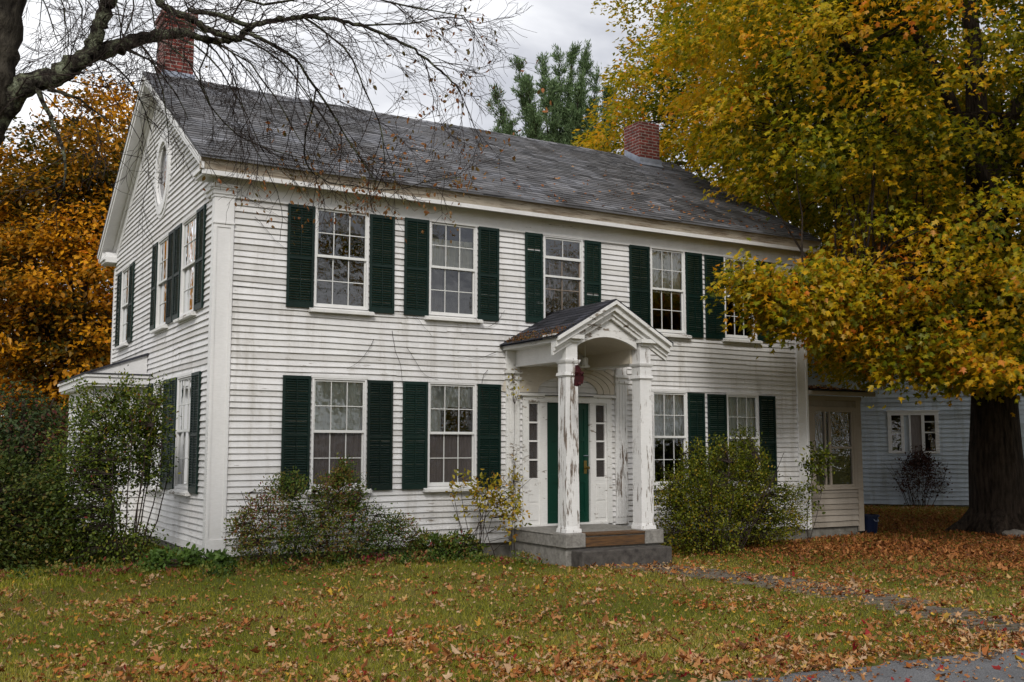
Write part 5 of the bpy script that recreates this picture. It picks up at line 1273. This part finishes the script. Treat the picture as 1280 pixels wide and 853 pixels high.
# ================================================================== BLUE HOUSE
A = np.array([19.7, 9.55]); dr = np.array([.68, -.733]); A = np.array([21.95, 7.35])-dr*5.0; nrm = np.array([-dr[1], dr[0]]); nrm = -nrm if nrm @ (CAM[:2]-A) < 0 else nrm
LB, HB, DB = 13.5, 6.2, 7.0
TB = lambda u, v, z: (A[0]+dr[0]*u+nrm[0]*v, A[1]+dr[1]*u+nrm[1]*v, z)
def inv(px, py):     # (u, z) on the wall plane
    r = at(px, py, 1)-CAM; t = ((A-CAM[:2])@nrm)/(r[:2]@nrm); q = CAM+r*t; return float((q[:2]-A)@dr), float(q[2])
bh = thing('blue_house', (A[0], A[1], -.1), 'pale blue clapboard house behind the maple with white framed triple window', 'house')
w0 = inv(1109, 515); w1 = inv(1175, 567); zt = w0[1]; zb = w1[1]; ua, ub = w0[0], w1[0]
hl = [(ua+.06, ub-.06, zb+.06, zt-.06)]
zbase = inv(1150, 631)[1]
mb = MB(TB); siding(mb, zbase, HB, lambda z: (0, LB), hl, e=.135, lip=.032, jit=.004); obj('wall', mb, M['blue'], bh)
mb = MB(lambda u, v, z: TB(LB+v, -u, z)); siding(mb, zbase, HB, lambda z: (0, DB), (), e=.135); obj('wall', mb, M['blue'], bh)
mb = MB(lambda u, v, z: TB(-v, -u, z)); siding(mb, zbase, HB, lambda z: (0, DB), (), e=.135); obj('wall', mb, M['blue'], bh)
mb = MB(TB); mb.box(.05, LB-.05, -DB, -.04, -.6, zbase); obj('foundation', mb, M['concrete'], bh)
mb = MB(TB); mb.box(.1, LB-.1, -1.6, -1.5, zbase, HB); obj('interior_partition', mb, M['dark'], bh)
mb = MB(TB)
for s in (0, 1):
    y0, y1 = (.35, -DB/2) if s == 0 else (-DB-.35, -DB/2)
    mb.poly([(-.3, y0, HB-.1), (LB+.3, y0, HB-.1), (LB+.3, y1, HB+2.4), (-.3, y1, HB+2.4)], .5); mb.poly([(-.3, y0, HB-.18), (LB+.3, y0, HB-.18), (LB+.3, y1, HB+2.3), (-.3, y1, HB+2.3)], .5)
    mb.poly([(-.3, y0, HB-.1), (LB+.3, y0, HB-.1), (LB+.3, y0, HB-.18), (-.3, y0, HB-.18)])
obj('roof', mb, M['roof'], bh)
mb = MB(TB); mb.poly([(-.02, -.0, HB), (-.02, -DB, HB), (-.02, -DB/2, HB+2.3)]); mb.poly([(LB, -.0, HB), (LB, -DB, HB), (LB, -DB/2, HB+2.3)]); obj('gable', mb, M['blue'], bh)
mb = MB(TB); wz = .11; t = ub-ua
mb.box(ua, ub, -.02, .06, zt-wz, zt); mb.box(ua-.03, ub+.03, -.02, .08, zt, zt+.04); mb.box(ua, ua+wz, -.02, .055, zb, zt-wz); mb.box(ub-wz, ub, -.02, .055, zb, zt-wz)
i1 = ua+t*.32; i2 = ua+t*.44; i3 = ua+t*.66
mb.box(ua+t*.26, i1, -.02, .05, zb, zt-wz); mb.box(i2-.03, i2+.02, -.02, .05, zb, zt-wz); mb.box(i3, i3+.09, -.02, .05, zb-.05, zt-wz)
mb.box(ua+wz, ua+t*.26, -.02, .05, zb, zb+.07); mb.box(i3+.09, ub-wz, -.02, .05, zb, zb+.07); mb.box(ua+wz, ua+t*.26, -.03, .02, (zt+zb)/2-.02, (zt+zb)/2+.02); mb.box(i3+.09, ub-wz, -.03, .02, (zt+zb)/2-.02, (zt+zb)/2+.02); mb.box(i3+.09, ub-wz, -.03, .02, (zt*3+zb)/4-.015, (zt*3+zb)/4+.015)
wf = obj('window', mb, paint('bright_white_window_paint', (.80, .80, .82), peel=.05, dirt=.2), bh)
mb = MB(TB); mb.box(i1, i2-.03, -.05, .0, zb, zt-wz); obj('infill_panel', mb, M['blue'], wf)
mb = MB(TB); mb.poly([(ua+wz, -.02, zb), (ub-wz, -.02, zb), (ub-wz, -.02, zt-wz), (ua+wz, -.02, zt-wz)]); obj('pane', mb, M['glass'], wf)
mb = MB(TB); mb.box(i2+.02, i3, -.04, .02, zb-.35, zt-wz); obj('window_screen', mb, M['mauve'], wf)
mb = MB(TB); mb.box(-.02, .12, 0, .04, zbase, HB); mb.box(LB-.12, LB+.02, 0, .04, zbase, HB); obj('corner_board', mb, M['blue'], bh)
# reddish dead shrub in front of it
q = at(1150, 632, 31.0); gx, gy = q[0], q[1]
shrub('withered_shrub', 'withered dark reddish shrub growing under the white window of the blue house', 'shrub', [((gx, gy, .75), (.85, .6, .62), 2), ((gx+.1, gy, 1.25), (.4, .3, .30), 1), ((gx+.9, gy, .55), (.45, .4, .4), .6)], st(gx, gy, 18, 1.0, 1.3, .010), 'deadleaf', 2400, (.05, .09), per=7, cl=.10, base=(gx, gy, -.12))

# woods across the road, seen only mirrored in the window glass
P = []
for k in range(70):
    x0 = -40+k*1.9; H_ = rng.uniform(6, 15); c0 = np.array([x0, -34+rng.normal(0, 2.5), H_*.5])
    for q in range(9):
        m = 60; c = c0+rng.normal(0, 1, 3)*np.array([1.6, 1.2, H_*.27]); P.append(c+rng.normal(0, 1, (m, 3))*np.array([.7, .6, .5]))
P = np.concatenate(P); P = P[P[:, 2] > .2]; n = len(P)
w_ = leaves('distant_woods', P, rnd(n), rnd(n), rng.uniform(.35, .6, n), rng.random(n)*.9, LEAF_O, M['maple']); tag(w_, kind='stuff')

# ================================================================== LIGHT
SUN_EL, SUN_AZ = 38, -32       # azimuth measured from -y towards +x ; negative = from the left front
world = bpy.data.worlds.new('World'); scene.world = world; world.use_nodes = True
nt = world.node_tree; nt.nodes.clear(); L = nt.links
out = nt.nodes.new('ShaderNodeOutputWorld'); bg = nt.nodes.new('ShaderNodeBackground'); bg.inputs[1].default_value = .10
sky = nt.nodes.new('ShaderNodeTexSky'); sky.sky_type = 'NISHITA'; sky.sun_disc = False; sky.sun_elevation = R_(SUN_EL)
sdir = Vector((math.sin(R_(SUN_AZ))*math.cos(R_(SUN_EL)), -math.cos(R_(SUN_AZ))*math.cos(R_(SUN_EL)), math.sin(R_(SUN_EL))))
sky.sun_rotation = math.atan2(sdir.x, sdir.y)
tc = nt.nodes.new('ShaderNodeTexCoord'); mp = nt.nodes.new('ShaderNodeMapping'); mp.inputs['Scale'].default_value = (1, 1, 2.2); L.new(tc.outputs['Generated'], mp.inputs[0])
n1 = nt.nodes.new('ShaderNodeTexNoise'); n1.inputs['Scale'].default_value = 2.6; n1.inputs['Detail'].default_value = 6; n1.inputs['Roughness'].default_value = .52; n1.inputs['Distortion'].default_value = .3; L.new(mp.outputs[0], n1.inputs['Vector'])
cr = nt.nodes.new('ShaderNodeValToRGB'); e = cr.color_ramp.elements; e[0].position = .40; e[0].color = (4.9, 5.0, 5.4, 1); e[1].position = .60; e[1].color = (9.6, 9.6, 9.7, 1); L.new(n1.outputs[0], cr.inputs[0])
mx = nt.nodes.new('ShaderNodeMix'); mx.data_type = 'RGBA'; mx.inputs[0].default_value = .93; L.new(sky.outputs[0], mx.inputs[6]); L.new(cr.outputs[0], mx.inputs[7])
L.new(mx.outputs[2], bg.inputs[0]); L.new(bg.outputs[0], out.inputs[0])
sl = bpy.data.lights.new('sun', 'SUN'); sl.energy = 1.5; sl.angle = R_(16); sl.color = (1, .965, .91)
so = bpy.data.objects.new('sun', sl); COL.objects.link(so); so.rotation_euler = (-sdir).to_track_quat('-Z', 'Y').to_euler(); so.location = (0, 0, 30)

scene.view_settings.view_transform = 'Standard'; scene.view_settings.look = 'None'; scene.view_settings.exposure = .42; scene.view_settings.gamma = 1
scene.render.engine = 'CYCLES'
cy = scene.cycles; cy.max_bounces = 6; cy.diffuse_bounces = 3; cy.glossy_bounces = 3; cy.transmission_bounces = 4; cy.transparent_max_bounces = 8; cy.caustics_reflective = False; cy.caustics_refractive = False
cy.use_denoising = True
try: cy.denoiser = 'OPENIMAGEDENOISE'
except Exception: pass
cy.use_adaptive_sampling = True; cy.adaptive_threshold = .015
for o in scene.objects:
    if '_o' in o: del o['_o']
